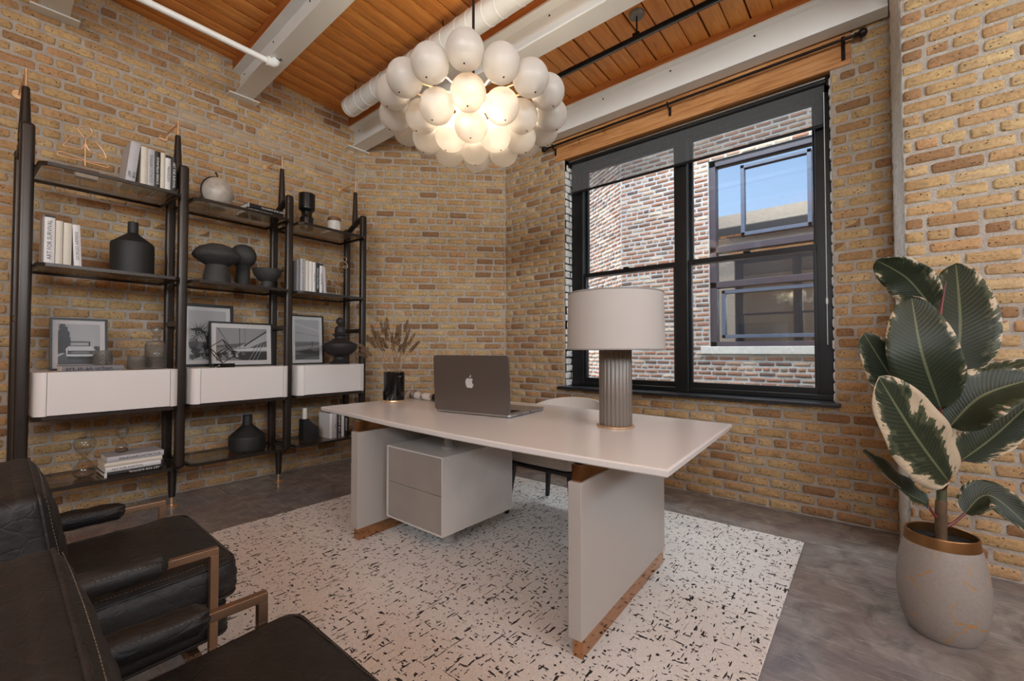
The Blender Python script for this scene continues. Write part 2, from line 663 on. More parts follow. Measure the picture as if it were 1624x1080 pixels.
def lay_bricks(wall, o, d, L, z0, z1, holes, mats, nmax=300, seed=1, name='brick', pitch=STRETCH, ch=CH, off3=(0, 0, 0), view=(-20, -20, 1644, 1100), fat=1.0):
    """courses of bricks on a wall; the ones that show largest are single objects, the others one joined part"""
    rn = random.Random(seed)
    d = Vector((d[0], d[1], 0))
    inn = Vector((-d.y, d.x, 0))          # into the wall
    S, Hd = mats
    todo = []
    n = int((z1 - z0) / ch)
    for i in range(n + 1):
        zc = z0 + (i + 0.5) * ch
        if zc + ch * 0.3 > z1:
            break
        header = (i + seed) % 7 == 3
        pt = pitch * 0.5 if header else pitch
        iv = [(0.0, L)]
        for (a, b, lo, hi) in holes:
            if lo - 0.02 < zc < hi + 0.02:
                nv = []
                for (s, e) in iv:
                    if b <= s or a >= e:
                        nv.append((s, e))
                        continue
                    if a > s:
                        nv.append((s, a))
                    if b < e:
                        nv.append((b, e))
                iv = nv
        off = (pt * 0.5 if i % 2 else 0.0) + rn.uniform(-0.025, 0.025)
        for (s, e) in iv:
            k = math.floor((s - off) / pt) - 1
            while off + k * pt < e:
                a, b = max(s, off + k * pt), min(e, off + (k + 1) * pt)
                k += 1
                if b - a < 0.028:
                    continue
                todo.append(((a + b) / 2, zc, b - a, header or (b - a) < 0.13))
    rec = []
    for (sc, zc, w, hd) in todo:
        q = Vector((o[0], o[1], 0)) + d * sc + Vector((0, 0, zc))
        base = 0.0985 if hd else pitch
        lib = Hd if hd else S
        k = rn.randrange(len(lib))
        fl = rn.choice((1, -1))
        m = Matrix((d * ((w - 0.011) / (0.086 if hd else 0.186)), inn, Vector((0, 0, 1)) * (ch / 0.072) * fat)).transposed().to_4x4()
        jit = Matrix.Rotation(rn.uniform(-0.012, 0.012), 4, 'Y') @ Matrix.Rotation(rn.uniform(-0.02, 0.02), 4, 'Z')
        m.translation = q + inn * rn.uniform(-0.004, 0.004) + Vector((0, 0, rn.uniform(-0.002, 0.002)))
        m = m @ jit
        if fl < 0:
            m = m @ Matrix.Rotation(PI, 4, 'Y')
        qw = q + Vector(off3)
        sp = seen(qw)
        area = 0.0
        if sp and view[0] < sp[0] < view[2] and view[1] < sp[1] < view[3]:
            vd = (Vector((0, 0, CAM_H)) - qw)
            area = w * ch * abs(inn.dot(vd.normalized())) / vd.length_squared
        rec.append((area, m, lib[k]))
    order = sorted(range(len(rec)), key=lambda i: -rec[i][0])
    single = set(i for i in order[:nmax] if rec[i][0] > 0)
    rest = MB()
    for i, (area, m, (b, me)) in enumerate(rec):
        if i in single:
            ob = bpy.data.objects.new(name, me)
            COL.objects.link(ob)
            ob.parent = wall
            ob.matrix_local = m
        else:
            rest.add(b.v, b.f, 0, m)
    if rest.v:
        r = rest.build('brickwork', S[0][1].materials[0], wall, smooth=50)
        tag(r, kind='stuff')


# left wall
wl_o = MB().box((XL - 0.25, -3.2, -0.1), (XL, 2.55, 4.3)).build('wall_left', M_MORTAR, smooth=0)
tag(wl_o, 'long tan brick wall behind the shelving', 'wall', kind='structure')
lay_bricks(wl_o, (XL, -3.0), (0, 1), 5.49, 0.0, 3.95, [], (BR_S, BR_H), seed=2)

# angled corner wall
dch = (CH1 - CH0).normalized()
nch = Vector((dch.y, -dch.x))
b = MB()
q = [CH0, CH1, CH1 - nch * 0.3, CH0 - nch * 0.3]
b.prism([(v.x, v.y) for v in q], -0.1, 4.3)
wc_o = b.build('wall_corner', M_MORTAR, smooth=0)
tag(wc_o, 'narrow angled brick wall between the shelving and the window', 'wall', kind='structure')
lay_bricks(wc_o, CH0, dch, (CH1 - CH0).length, 0.0, 3.8, [], (BR_S, BR_H), seed=3)

# window wall
WX0, WX1, WZ0, WZ1 = -2.45, -0.285, 0.785, 3.05
LX0, LX1, LZ1 = -2.57, -0.17, 3.29
b = MB()
b.box((-3.3, YW, -0.1), (LX0, YW + 0.22, 4.0))
b.box((LX0, YW, -0.1), (WX0, YW + 0.22, WZ1))
b.box((WX0, YW, -0.1), (WX1, YW + 0.22, WZ0))
b.box((WX1, YW, -0.1), (LX1, YW + 0.22, WZ1))
b.box((LX1, YW, -0.1), (0.30, YW + 0.22, 4.0))
b.box((LX0, YW, LZ1), (LX1, YW + 0.22, 4.0))
wb_o = b.build('wall_back', M_MORTAR, smooth=0)
tag(wb_o, 'tan brick wall around the large black window', 'wall', kind='structure')
lay_bricks(wb_o, (-3.24, YW), (1, 0), 3.27, 0.0, 3.7,
           [(WX0 + 3.24, WX1 + 3.24, WZ0, WZ1), (LX0 + 3.24, LX1 + 3.24, WZ1, LZ1)], (BR_S, BR_H), seed=4)
# painted brick reveals either side of the window
PB_S = brick_meshes('painted_brick', 0.186, 0.060, 4, M_PAINTED)
PB_H = brick_meshes('painted_brick', 0.086, 0.060, 6, M_PAINTED)
rv = MB().box((WX0 - 0.02, YW + 0.004, WZ0), (WX0, YW + 0.2, WZ1)).build('reveal', M_PAINTED, wb_o, smooth=0)
lay_bricks(wb_o, (WX0, YW), (0, 1), 0.15, WZ0, WZ1, [], (PB_S, PB_H), seed=5, name='painted_brick', fat=1.16)
rv = MB().box((WX1, YW + 0.004, WZ0), (WX1 + 0.02, YW + 0.2, WZ1)).build('reveal', M_PAINTED, wb_o, smooth=0)
lay_bricks(wb_o, (WX1, YW + 0.15), (0, -1), 0.15, WZ0, WZ1, [], (PB_S, PB_H), seed=6, name='painted_brick', fat=1.16)

# pier return (white, rough) and the wall to its right
rn = random.Random(5)
b = MB()
NS, NZ = 8, 150
vs, fs = [], []
dre = (PIER1 - PIER0).normalized()
nre = Vector((-1, dre.x / max(1e-6, abs(dre.y)) * -1)).normalized()
for i in range(NZ + 1):
    z = 3.85 * i / NZ
    wob = 0.012 * math.sin(i * 0.9) + rn.uniform(-0.008, 0.008)
    for j in range(NS + 1):
        f = j / NS
        e = min(f, 1 - f) * 2
        pt = PIER0.lerp(PIER1, f)
        k = 0.016 * math.sin(PI * f) + rn.uniform(-0.004, 0.004)
        vs.append((pt.x - k - (0 if j < NS else 0.0), pt.y + (wob if j == NS else 0), z))
for i in range(NZ):
    for j in range(NS):
        a = i * (NS + 1) + j
        fs.append((a, a + 1, a + NS + 2, a + NS + 1))
b.add(vs, [f[::-1] for f in fs])
b.box((PIER1.x + 0.0, YR + 0.012, -0.1), (0.30, YW + 0.1, 4.0))
wr_o = b.build('wall_return', M_PAINTED, smooth=60)
tag(wr_o, 'rough white painted return of the brick pier right of the window', 'wall', kind='structure')
wri = MB().box((PIER1.x + 0.005, YR, -0.1), (3.7, YR + 0.25, 4.0)).build('wall_right', M_MORTAR, smooth=0)
tag(wri, 'tan brick wall behind the potted plant', 'wall', kind='structure')
lay_bricks(wri, (PIER1.x, YR), (1, 0), 3.4, 0.0, 3.75, [], (BR_S, BR_H), seed=7, pitch=0.212)

# the rest of the loft behind the photographer: plain walls, openings added for the fill lamps
M_PLASTER = pm('pale_plaster', (214, 204, 188), 0.9, 0, var=(2, 0.05))
b = MB()
b.box((-4.7, -3.25, -0.1), (-0.25, -3.0, 4.2))
b.box((2.75, -3.25, -0.1), (3.7, -3.0, 4.2))
b.box((-0.25, -3.25, -0.1), (2.75, -3.0, 2.15))
b.box((-0.25, -3.25, 3.35), (2.75, -3.0, 4.2))
tag(b.build('wall_rear', M_PLASTER, smooth=0), 'plain rear wall with a high wide opening added for fill light', 'wall', kind='structure')
b = MB()
b.box((3.5, -3.25, -0.1), (3.75, -1.2, 4.2))
b.box((3.5, 2.4, -0.1), (3.75, 3.6, 4.2))
b.box((3.5, -1.2, -0.1), (3.75, 2.4, 2.15))
b.box((3.5, -1.2, 3.35), (3.75, 2.4, 4.2))
tag(b.build('wall_side', M_PLASTER, smooth=0), 'plain side wall with a high wide opening added for fill light', 'wall', kind='structure')

# ---- ceiling: timber deck with planks
b = MB()
vs = []
for y in (-3.3, 4.0):
    z = ceilz(y)
    vs += [(-4.7, y, z + 0.035), (3.8, y, z + 0.035), (3.8, y, z + 0.20), (-4.7, y, z + 0.20)]
b.add(vs, [(0, 1, 2, 3), (7, 6, 5, 4), (0, 4, 5, 1), (1, 5, 6, 2), (2, 6, 7, 3), (3, 7, 4, 0)])
ce_o = b.build('ceiling', M_INK, smooth=0)
tag(ce_o, 'warm orange timber plank ceiling', 'ceiling', kind='structure')
PW = 0.141
pb = MB().rbox((PW - 0.009, 7.2, 0.03), 0.005, 1)
pme = pb.mesh('plank', M_PLANK, 40)
slope = -math.atan(0.066)
rn = random.Random(9)
for i in range(58):
    o = bpy.data.objects.new('plank', pme)
    COL.objects.link(o)
    o.parent = ce_o
    o.location = (-4.40 + PW * (i + 0.5), 0.4, ceilz(0.4) + 0.018 + rn.uniform(-0.002, 0.002))
    o.rotation_euler = (slope, rn.uniform(-0.01, 0.01), 0)


# ---- white steel beams with a timber nailer on top
def ibeam(y, zb, w, label, x0=-4.5, x1=3.55):
    zt = zb + 0.235
    r = thing('ceiling_beam', label, 'beam', (x0, y, zb), group='white steel beams under the plank ceiling')
    r['kind'] = 'structure'
    L = x1 - x0
    b = MB()
    prof = [(-w / 2, 0), (w / 2, 0), (w / 2, 0.014), (0.012, 0.026), (0.008, 0.045), (0.008, 0.19), (0.012, 0.209), (w / 2, 0.221), (w / 2, 0.235),
            (-w / 2, 0.235), (-w / 2, 0.221), (-0.012, 0.209), (-0.008, 0.19), (-0.008, 0.045), (-0.012, 0.026), (-w / 2, 0.014)]
    n = len(prof)
    b.add([(0, a, c) for a, c in prof] + [(L, a, c) for a, c in prof],
          [tuple(range(n))[::-1], tuple(range(n, 2 * n))] + [(i, (i + 1) % n, n + (i + 1) % n, n + i) for i in range(n)])
    b.build('steel_section', M_STEEL, r, smooth=30)
    top = ceilz(y) - zb + 0.012
    nb = MB().rbox((L, w * 1.0, max(0.02, top - 0.235)), 0.004, 1, loc=(L / 2, 0, (top + 0.235) / 2))
    nb.build('timber_nailer', M_NAILER, r, smooth=40)
    # bearing plate on the left wall and a few bolt holes in the web
    MB().rbox((0.16, w + 0.10, 0.012), 0.002, 1, loc=(0.16, 0, -0.007)).build('bearing_plate', M_STEEL, r, smooth=40)
    for k in range(7):
        h = MB().lathe([(0.007, 0), (0.007, 0.003)], 10)
        h.build('bolt_hole', M_INK, r, loc=(0.25 + 0.62 * k, -0.0082, 0.185), rot=(PI / 2, 0, 0))
    return r


ibeam(0.22, 3.443, 0.14, 'white steel ceiling beam nearest the top left corner of the photo')
ibeam(1.375, 3.37, 0.14, 'white steel ceiling beam that carries the end of the sprinkler pipe')
ibeam(2.475, 3.29, 0.15, 'white steel ceiling beam behind the globe chandelier')
ibeam(3.575, 3.255, 0.115, 'white steel ceiling beam running above the window', x0=-3.45, x1=0.02)

# ---- timber lintel above the window
lt = MB().rbox((LX1 - LX0, 0.20, LZ1 - WZ1), 0.006, 2, mid=6, loc=((LX0 + LX1) / 2, YW + 0.088, (WZ1 + LZ1) / 2)).build('trim_1', M_LINTEL, smooth=40)
tag(lt, 'knotty timber lintel across the top of the window', 'lintel', kind='structure')

# ---- round white duct
du = thing('air_duct', 'round white spiral air duct beside the chandelier', 'duct', (-3.88, 2.15, 3.455))
DR = 0.085
b = MB()
prof = [(DR * 0.6, 0), (DR, 0.002)]
L = 7.3
b.lathe([(0.0, 0.004), (DR - 0.006, 0.004), (DR, 0.0), (DR, L)], 40, T=Matrix.Rotation(PI / 2, 4, 'Y'))
b.build('duct_tube', M_DUCT, du, smooth=40)
for k in range(24):
    x = 0.06 + 0.135 * k + (0.02 if k % 2 else 0)
    pts = [(x + 0.05 * math.cos(a * 2 * PI / 40) * 0.3, DR * math.sin(a * 2 * PI / 40), DR * math.cos(a * 2 * PI / 40)) for a in range(40)]
    MB().tube(pts, 0.0028, 5, closed=True).build('spiral_seam', M_DUCT, du, smooth=60)
for x in (0.10, 1.35, 2.6):
    MB().tube([(x, 0, DR), (x, 0, ceilz(2.15) - 3.455 + 0.01)], 0.004, 6).build('hanger_rod', M_IRON, du)

# ---- sprinkler pipe
sp = thing('sprinkler_pipe', 'thin white sprinkler pipe with an elbow below the beam', 'pipe', (-3.55, 1.355, 3.335))
b = MB()
b.tube([(0, -0.03, 0), (0, -4.2, 0.10)], 0.022, 16)
b.build('straight_pipe', M_PIPEW, sp)
b = MB()
pts = [(0, -0.06, 0), (0, -0.03, 0)] + [(0, -0.03 + 0.03 * math.sin(a * PI / 12), 0.03 - 0.03 * math.cos(a * PI / 12)) for a in range(1, 7)] + [(0, 0.0, 0.04)]
b.tube(pts, [0.032, 0.032] + [0.03] * 6 + [0.031], 16)
b.tube([(0, -0.066, 0), (0, -0.048, 0)], 0.035, 16)
b.build('elbow', M_PIPEW, sp)
b = MB()
for k in range(3):
    b.tube([(0.03 - 0.005 * k, 0.012 + 0.03 * math.cos(a * 2 * PI / 16) * (1 - .25 * k), 0.05 + 0.022 * math.sin(a * 2 * PI / 16) * (1 - .25 * k)) for a in range(16)], 0.0035, 5, closed=True)
b.tube([(0.0, 0.02, 0.034), (0.05, 0.02, 0.034)], 0.006, 6)
b.build('beam_clamp', pm('galvanised', (120, 120, 118), 0.4, 0.8), sp)

# ---- black track on a drop rod
tr = thing('light_track', 'thin black track hung below the planks between two beams', 'track', (-1.36, 2.975, 3.40))
MB().rbox((4.4, 0.035, 0.032), 0.003, 1, loc=(1.1, 0, 0)).build('rail', M_BLACK, tr)
MB().rbox((4.4, 0.008, 0.004), 0.001, 1, loc=(1.1, 0, -0.0175)).build('conductor_strip', pm('dull_aluminium', (170, 170, 168), 0.35, 0.9), tr)
MB().tube([(0, 0, 0.016), (0, 0, ceilz(2.975) - 3.40)], 0.006, 10).build('drop_rod', M_IRON, tr)
MB().rbox((0.05, 0.045, 0.02), 0.003, 1, loc=(0, 0, 0.024)).build('rail_clip', M_IRON, tr)
MB().lathe([(0.0, -0.02), (0.05, -0.02), (0.055, -0.012), (0.055, 0.006)], 28, loc=(0, 0, ceilz(2.975) - 3.40)).build('ceiling_cup', pm('grey_cup', (140, 138, 134), 0.5, 0.5), tr)
MB().tube([(0.9, 0, 0.016), (0.9, 0, ceilz(2.975) - 3.40)], 0.006, 10).build('drop_rod', M_IRON, tr)

# ---- window 1: twin double-hung sash window in a black frame
wn1 = bpy.data.objects.new('window_1', None)
COL.objects.link(wn1)
wn1.location = (-1.36, 3.80, 0.79)
tag(wn1, 'black framed pair of double hung sash windows', 'window', kind='structure')
FX0, FX1, FZ1 = -2.44 + 1.36, -0.29 + 1.36, 2.26


def bar(b, x0, x1, z0, z1, y0, y1, r=0.006):
    b.rbox((x1 - x0, y1 - y0, z1 - z0), r, 2, loc=((x0 + x1) / 2, (y0 + y1) / 2, (z0 + z1) / 2))


b = MB()
bar(b, FX0, FX0 + 0.13, 0, FZ1, -0.02, 0.09)
bar(b, FX1 - 0.10, FX1, 0, FZ1, -0.02, 0.09)
bar(b, FX0, FX1, FZ1 - 0.09, FZ1, -0.02, 0.09)
bar(b, FX0, FX1, 0, 0.04, -0.03, 0.09)
b.build('frame', M_BLACK, wn1, smooth=40)
b = MB()
bar(b, -0.035, 0.075, 0, FZ1, -0.035, 0.09)
b.build('mullion', M_BLACK, wn1, smooth=40)
for (x0, x1) in ((FX0 + 0.13, -0.035), (0.075, FX1 - 0.10)):
    for (z0, z1, y, rb, rt) in ((0.03, 1.115, 0.0, 0.055, 0.04), (1.075, FZ1 - 0.085, 0.045, 0.04, 0.03)):
        b = MB()
        st = 0.022
        bar(b, x0, x0 + st, z0, z1, y, y + 0.035, 0.003)
        bar(b, x1 - st, x1, z0, z1, y, y + 0.035, 0.003)
        bar(b, x0, x1, z0, z0 + rb, y - 0.004, y + 0.035, 0.003)
        bar(b, x0, x1, z1 - rt, z1, y - 0.004, y + 0.035, 0.003)
        sa = b.build('sash', M_BLACK, wn1, smooth=40)
        MB().box((x0 + st * 0.5, y + 0.015, z0 + rb * 0.7), (x1 - st * 0.5, y + 0.019, z1 - rt * 0.7)).build('pane', M_PANE, sa, smooth=0)
        if y == 0.0:
            xm = (x0 + x1) / 2
            MB().rbox((0.05, 0.022, 0.014), 0.003, 1, loc=(xm, y - 0.01, z1 + 0.004)).build('sash_lock', M_BLACK, sa, smooth=40)
# the slate sill
sl = MB().rbox((2.24, 0.24, 0.026), 0.006, 2, mid=8, loc=(-1.375, 3.705, 0.776)).build('window_sill', pm('black_slate', (34, 35, 38), 0.35, 0, var=(14, 0.4), bump=(30, 0.3, 0.004)), smooth=40)
tag(sl, 'black stone sill under the window', 'sill', kind='structure')

# ---- roller shade, part lowered
M_SHADE = NT('sheer_screen_fabric')
_a = M_SHADE.n('BsdfTransparent')
_a.inputs[0].default_value = (1, 1, 1, 1)
_b = M_SHADE.n('BsdfDiffuse')
_b.inputs[0].default_value = (0.16, 0.165, 0.17, 1)
_m = M_SHADE.n('MixShader')
_m.inputs[0].default_value = 0.42
M_SHADE.l(_a.outputs[0], _m.inputs[1])
M_SHADE.l(_b.outputs[0], _m.inputs[2])
M_SHADE.l(_m.outputs[0], M_SHADE.out.inputs[0])
M_SHADE = M_SHADE.mat
rs = thing('roller_shade', 'sheer dark roller shade lowered over the top of the window', 'shade', (-1.365, 3.735, 2.715))
MB().box((-1.04, -0.001, 0), (1.04, 0.001, 0.31)).build('screen_fabric', M_SHADE, rs, smooth=0)
MB().rbox((2.08, 0.014, 0.022), 0.004, 2, loc=(0, 0, 0)).build('bottom_bar', M_BLACK, rs)
MB().lathe([(0.022, 0), (0.022, 2.10)], 20, T=Matrix.Translation((-1.05, 0.0, 0.305)) @ Matrix.Rotation(PI / 2, 4, 'Y')).build('roller_tube', M_BLACK, rs)
MB().rbox((2.10, 0.035, 0.012), 0.003, 1, loc=(0, -0.025, 0.312)).build('head_rail', pm('dull_aluminium', (170, 170, 168), 0.35, 0.9), rs)
for s in (-1, 1):
    MB().rbox((0.012, 0.06, 0.07), 0.004, 1, loc=(s * 1.058, 0, 0.30)).build('end_bracket', M_BLACK, rs)
# control wand at the right jamb
pc = thing('blind_cord', 'thin pale pull cord hanging at the right window jamb', 'cord', (-0.325, 3.70, 1.18))
MB().tube([(0, 0, 0), (0, 0, 1.75)], 0.0022, 6).build('cord_line', M_INKW, pc)
MB().lathe([(0.0, -0.001), (0.006, 0.0), (0.007, 0.03), (0.003, 0.045)], 10, loc=(0, 0, 0.28)).build('toggle', M_INKW, pc)

# ---- curtain rod
cr = thing('curtain_rod', 'dark iron curtain rod with knob finials above the window', 'rod', (-1.38, 3.60, 3.192))
MB().tube([(-1.24, 0, 0), (1.24, 0, 0)], 0.010, 12).build('rod', M_IRON, cr)
for s in (-1, 1):
    T = Matrix.Translation((s * 1.24, 0, 0)) @ Matrix.Rotation(s * PI / 2, 4, 'Y')
    MB().lathe([(0.012, -0.01), (0.016, 0.0), (0.012, 0.008), (0.018, 0.016), (0.026, 0.022), (0.029, 0.034), (0.024, 0.05), (0.012, 0.058), (0.0, 0.06)], 18, T=T).build('finial', M_IRON, cr)
for x in (-1.17, 0.0, 1.17):
    br = MB()
    br.tube([(x, 0.055, -0.045), (x, 0.045, -0.03), (x, 0.01, -0.02), (x, 0, -0.012)], 0.006, 8)
    br.tube([(x, 0.016 * math.cos(a * PI / 8), 0.016 * math.sin(a * PI / 8)) for a in range(16)], 0.005, 6, closed=True)
    br.build('bracket', M_IRON, cr)
    MB().rbox((0.022, 0.006, 0.075 if x < 1 else 0.16), 0.002, 1, loc=(x, 0.054, -0.04 if x < 1 else -0.03)).build('bracket_plate', M_IRON, cr)

# ---- the neighbouring building seen through the window
nbd = thing('brick_building', 'weathered red brick building seen through the window', 'building', (0, 6.85, 0))
b = MB()
NX0, NX1, NZ0, NZ1 = -2.02, -0.55, 1.20, 3.95
b.box((-3.44, 0, -2), (NX0, 0.3, 7.5))
b.box((NX1, 0, -2), (3.5, 0.3, 7.5))
b.box((NX0, 0, -2), (NX1, 0.3, NZ0))
b.box((NX0, 0, NZ1), (NX1, 0.3, 7.5))
dan = Vector((-0.844, 0.536)).normalized()
q0 = Vector((-3.44, 0.0))
q1 = q0 + dan * 5.0
nn = Vector((dan.y, -dan.x))
b.prism([(q0.x, q0.y), (q1.x, q1.y), (q1.x + 0.3, q1.y + 0.5), (q0.x + 0.3, q0.y + 0.3)], -2, 7.5)
b.build('wall', M_MORTAR_OUT, nbd, smooth=0)
RB_S = brick_meshes('brick', 0.184, 0.052, 10, M_BRICK_RED)
RB_H = brick_meshes('brick', 0.084, 0.052, 6, M_BRICK_RED)
lay_bricks(nbd, (-3.44, 0), (1, 0), 4.2, 0.2, 5.5, [(NX0 + 3.44, NX1 + 3.44, NZ0 - 0.12, NZ1)], (RB_S, RB_H), seed=8, pitch=0.205, off3=(0, 6.85, 0), view=(925, 150, 1285, 625))
qa = q0 + dan * 3.6
lay_bricks(nbd, (qa.x, qa.y), (-dan.x, -dan.y), 3.6, 0.2, 5.5, [], (RB_S, RB_H), nmax=0, seed=9, pitch=0.205)
M_BROWN = pm('brown_window_paint', (64, 54, 62), 0.45, 0, var=(6, 0.1))
M_DARKROOM = pm('dim_interior', (40, 44, 52), 0.9)
t = NT('mirror_like_pane')
t.bsdf(lin((30, 38, 48)), 0.03, 0.0, None, Specular_IOR_Level=1.0, IOR=2.6)
M_NPANE = t.mat
wz = ((NZ0 + 0.03, 2.10), (2.10, 2.62), (2.62, NZ1 - 0.02))
b = MB()
for (x0, x1, z0, z1) in ((NX0, NX0 + 0.09, NZ0, NZ1), (NX1 - 0.09, NX1, NZ0, NZ1), (NX0, NX1, NZ1 - 0.09, NZ1), (NX0, NX1, NZ0, NZ0 + 0.07), (NX0, NX1, 2.06, 2.15), (NX0, NX1, 2.58, 2.67)):
    bar(b, x0, x1, z0, z1, 0.03, 0.16, 0.005)
nw = b.build('window_frame', M_BROWN, nbd, smooth=40)
for (z0, z1) in wz:
    MB().box((NX0 + 0.06, 0.10, z0), (NX1 - 0.06, 0.105, z1)).build('pane', M_NPANE, nw, smooth=0)
for (x0, x1, z0, z1) in ((NX0 + 0.15, NX1 - 0.15, NZ0 + 0.12, 2.02), (NX0 + 0.42, NX1 - 0.2, 2.78, 3.80)):
    b = MB()
    for (a0, a1, c0, c1) in ((x0, x0 + 0.05, z0, z1), (x1 - 0.05, x1, z0, z1), (x0, x1, z0, z0 + 0.05), (x0, x1, z1 - 0.05, z1)):
        bar(b, a0, a1, c0, c1, 0.055, 0.10, 0.004)
    b.build('casement', pm('blue_grey_paint', (84, 92, 108), 0.4), nw, smooth=40)
MB().rbox((NX1 - NX0 + 0.24, 0.2, 0.11), 0.008, 2, loc=((NX0 + NX1) / 2, 0.05, NZ0 - 0.055)).build('stone_sill', pm('pale_stone', (206, 198, 186), 0.8, var=(20, 0.12)), nbd)

# ================================================================== rug
t = NT('distressed_rug')
v = t.obj()


def dash(sc, loc, lo, hi):
    n = t.noise(t.mapping(v, sc, loc), 1.0, 2, 0.5, 0.0)
    return t.ramp(n, [(lo, (0, 0, 0, 1)), (hi, (1, 1, 1, 1))])


clump = t.ramp(t.noise(v, 2.6, 3, 0.6), [(0.32, (0.35, 0.35, 0.35, 1)), (0.52, (1, 1, 1, 1))])
d1 = dash((16, 58, 1), (3, 1, 0), 0.65, 0.67)
d2 = dash((62, 14, 1), (7, 4, 0), 0.635, 0.655)
d3 = dash((46, 46, 1), (1, 9, 0), 0.635, 0.655)
d4 = dash((84, 5, 1), (2, 2, 0), 0.68, 0.70)
dk = t.math('MAXIMUM', t.math('MAXIMUM', d1, d2), t.math('MAXIMUM', d3, d4))
dk = t.math('MULTIPLY', dk, clump)
tuft = t.noise(v, 210, 3, 0.6)
base = t.ramp(tuft, [(0.3, lin((210, 206, 201))), (0.62, lin((241, 238, 234)))])
base = t.mix(t.ramp(t.noise(v, 1.5, 3), [(0.4, (0, 0, 0, 1)), (0.7, (0.35, 0.35, 0.35, 1))]), base, lin((216, 209, 202)))
col = t.mix(t.ramp(dk, [(0.42, (0, 0, 0, 1)), (0.55, (1, 1, 1, 1))]), base, lin((44, 36, 36)))
t.bsdf(col, 0.95, 0, t.bump(t.math('SUBTRACT', tuft, t.math('MULTIPLY', dk, 0.5)), 0.7, 0.006))
rug = MB().rbox((2.87, 2.57, 0.014), 0.006, 2, mid=4).build('area_rug', t.mat, None, loc=(-1.80, 1.79, 0.0075), rot=(0, 0, math.radians(1.6)))
tag(rug, 'off white rug with broken black dashes under the desk', 'rug')

# ================================================================== desk
DZ = 0.75
dk = thing('desk', 'large white desk with slab legs and bronze trim', 'desk', (-1.80, 2.0, 0))
ox, oy = -1.80, 2.0


def dl(x, y):
    return (x - ox, y - oy)


front = [(-3.02, 1.475), (-2.58, 1.445), (-2.1, 1.408), (-1.61, 1.392), (-1.2, 1.395), (-0.93, 1.405), (-0.555, 1.432)]
back = [(-0.645, 2.555), (-1.2, 2.585), (-1.85, 2.60), (-2.5, 2.585), (-3.06, 2.56)]
outl = [dl(*p) for p in front + back]
cx = sum(p[0] for p in outl) / len(outl)
cy = sum(p[1] for p in outl) / len(outl)


def inset(pl, k):
    return [(p[0] - k * (1 if p[0] > 0 else -1) if abs(p[0]) > 1.05 else p[0], p[1] - k * (1 if p[1] > 0 else -1)) for p in pl]


b = MB()
rings = [(inset(outl, 0.030), 0.716), (inset(outl, 0.012), 0.720), (inset(outl, 0.003), 0.726), (outl, 0.745), (inset(outl, 0.006), 0.7485), (inset(outl, 0.012), 0.75)]
n = len(outl)
vs = [(x, y, z) for r, z in rings for x, y in r]
fs = [tuple(reversed(range(n))), tuple(range(n * (len(rings) - 1), n * len(rings)))]
for i in range(len(rings) - 1):
    for k in range(n):
        l = (k + 1) % n
        fs.append((i * n + k, i * n + l, (i + 1) * n + l, (i + 1) * n + k))
b.add(vs, fs)
M_TOP = pm('satin_white_top', (228, 223, 218), 0.26, 0, var=(1.5, 0.02))
b.build('tabletop', M_TOP, dk, smooth=18)
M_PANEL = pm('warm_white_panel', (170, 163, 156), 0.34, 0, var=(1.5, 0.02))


def slab_leg(x0, y0, y1, th, lean):
    """slab with a recessed bronze plinth below and bronze neck above"""
    T = Matrix.Translation((x0 - ox, y0 - oy, 0)) @ Matrix.Rotation(lean, 4, 'Z')
    L = y1 - y0
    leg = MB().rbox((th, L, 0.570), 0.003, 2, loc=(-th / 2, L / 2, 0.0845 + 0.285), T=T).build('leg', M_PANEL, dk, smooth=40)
    MB().rbox((th * 0.72, L - 0.03, 0.085), 0.001, 1, loc=(-th / 2 + 0.004, L / 2, 0.043 + 0.0145), T=T).build('plinth', M_BRONZE, leg, smooth=40)
    MB().rbox((th * 0.72, L - 0.03, 0.063), 0.001, 1, loc=(-th / 2, L / 2, 0.6855), T=T).build('neck', M_BRONZE, leg, smooth=40)


slab_leg(-0.862, 1.392, 2.345, 0.055, math.radians(4.2))
slab_leg(-2.400, 1.400, 2.35, 0.07, math.radians(3.5))
# swivelling drawer pedestal on a round column
px0, px1, py0, py1, pz0, pz1 = -2.335 - ox, -1.83 - ox, 1.555 - oy, 2.14 - oy, 0.139, 0.566
PT = Matrix.Translation((px0, py0, 0)) @ Matrix.Rotation(math.radians(1.0), 4, 'Z')
W, Dp, Hh = px1 - px0, py1 - py0, pz1 - pz0
b = MB()
th = 0.009
b.box((0, 0, pz0), (W, Dp, pz0 + th), 0, PT)
b.box((0, 0, pz1 - th), (W, Dp, pz1), 0, PT)
b.box((0, 0, pz0 + th), (th, Dp, pz1 - th), 0, PT)
b.box((W - th, 0, pz0 + th), (W, Dp, pz1 - th), 0, PT)
b.box((th, Dp - th, pz0 + th), (W - th, Dp, pz1 - th), 0, PT)
ped = b.build('drawer_pedestal', pm('lit_toned_pedestal', (206, 200, 194), 0.36), dk, smooth=0)  # body colour lightened to carry the window light on its side
hh = (Hh - 2 * th - 0.009) / 2
for k in range(2):
    z0 = pz0 + th + 0.003 + k * (hh + 0.003)
    MB().box((th + 0.003, 0.005, z0), (W - th - 0.003, Dp - 0.04, z0 + hh), 0, PT).build('drawer', pm('shade_toned_drawer', (150, 143, 136), 0.42), ped, smooth=0)  # drawer colour darkened: shade on the front put into the colour
pc_ = (-2.0 - ox, 1.76 - oy, 0)
MB().lathe([(0.056, 0.0145), (0.056, 0.022), (0.04, 0.026), (0.034, 0.03), (0.034, 0.139)], 32, loc=pc_).build('column_foot', M_PANEL, ped)
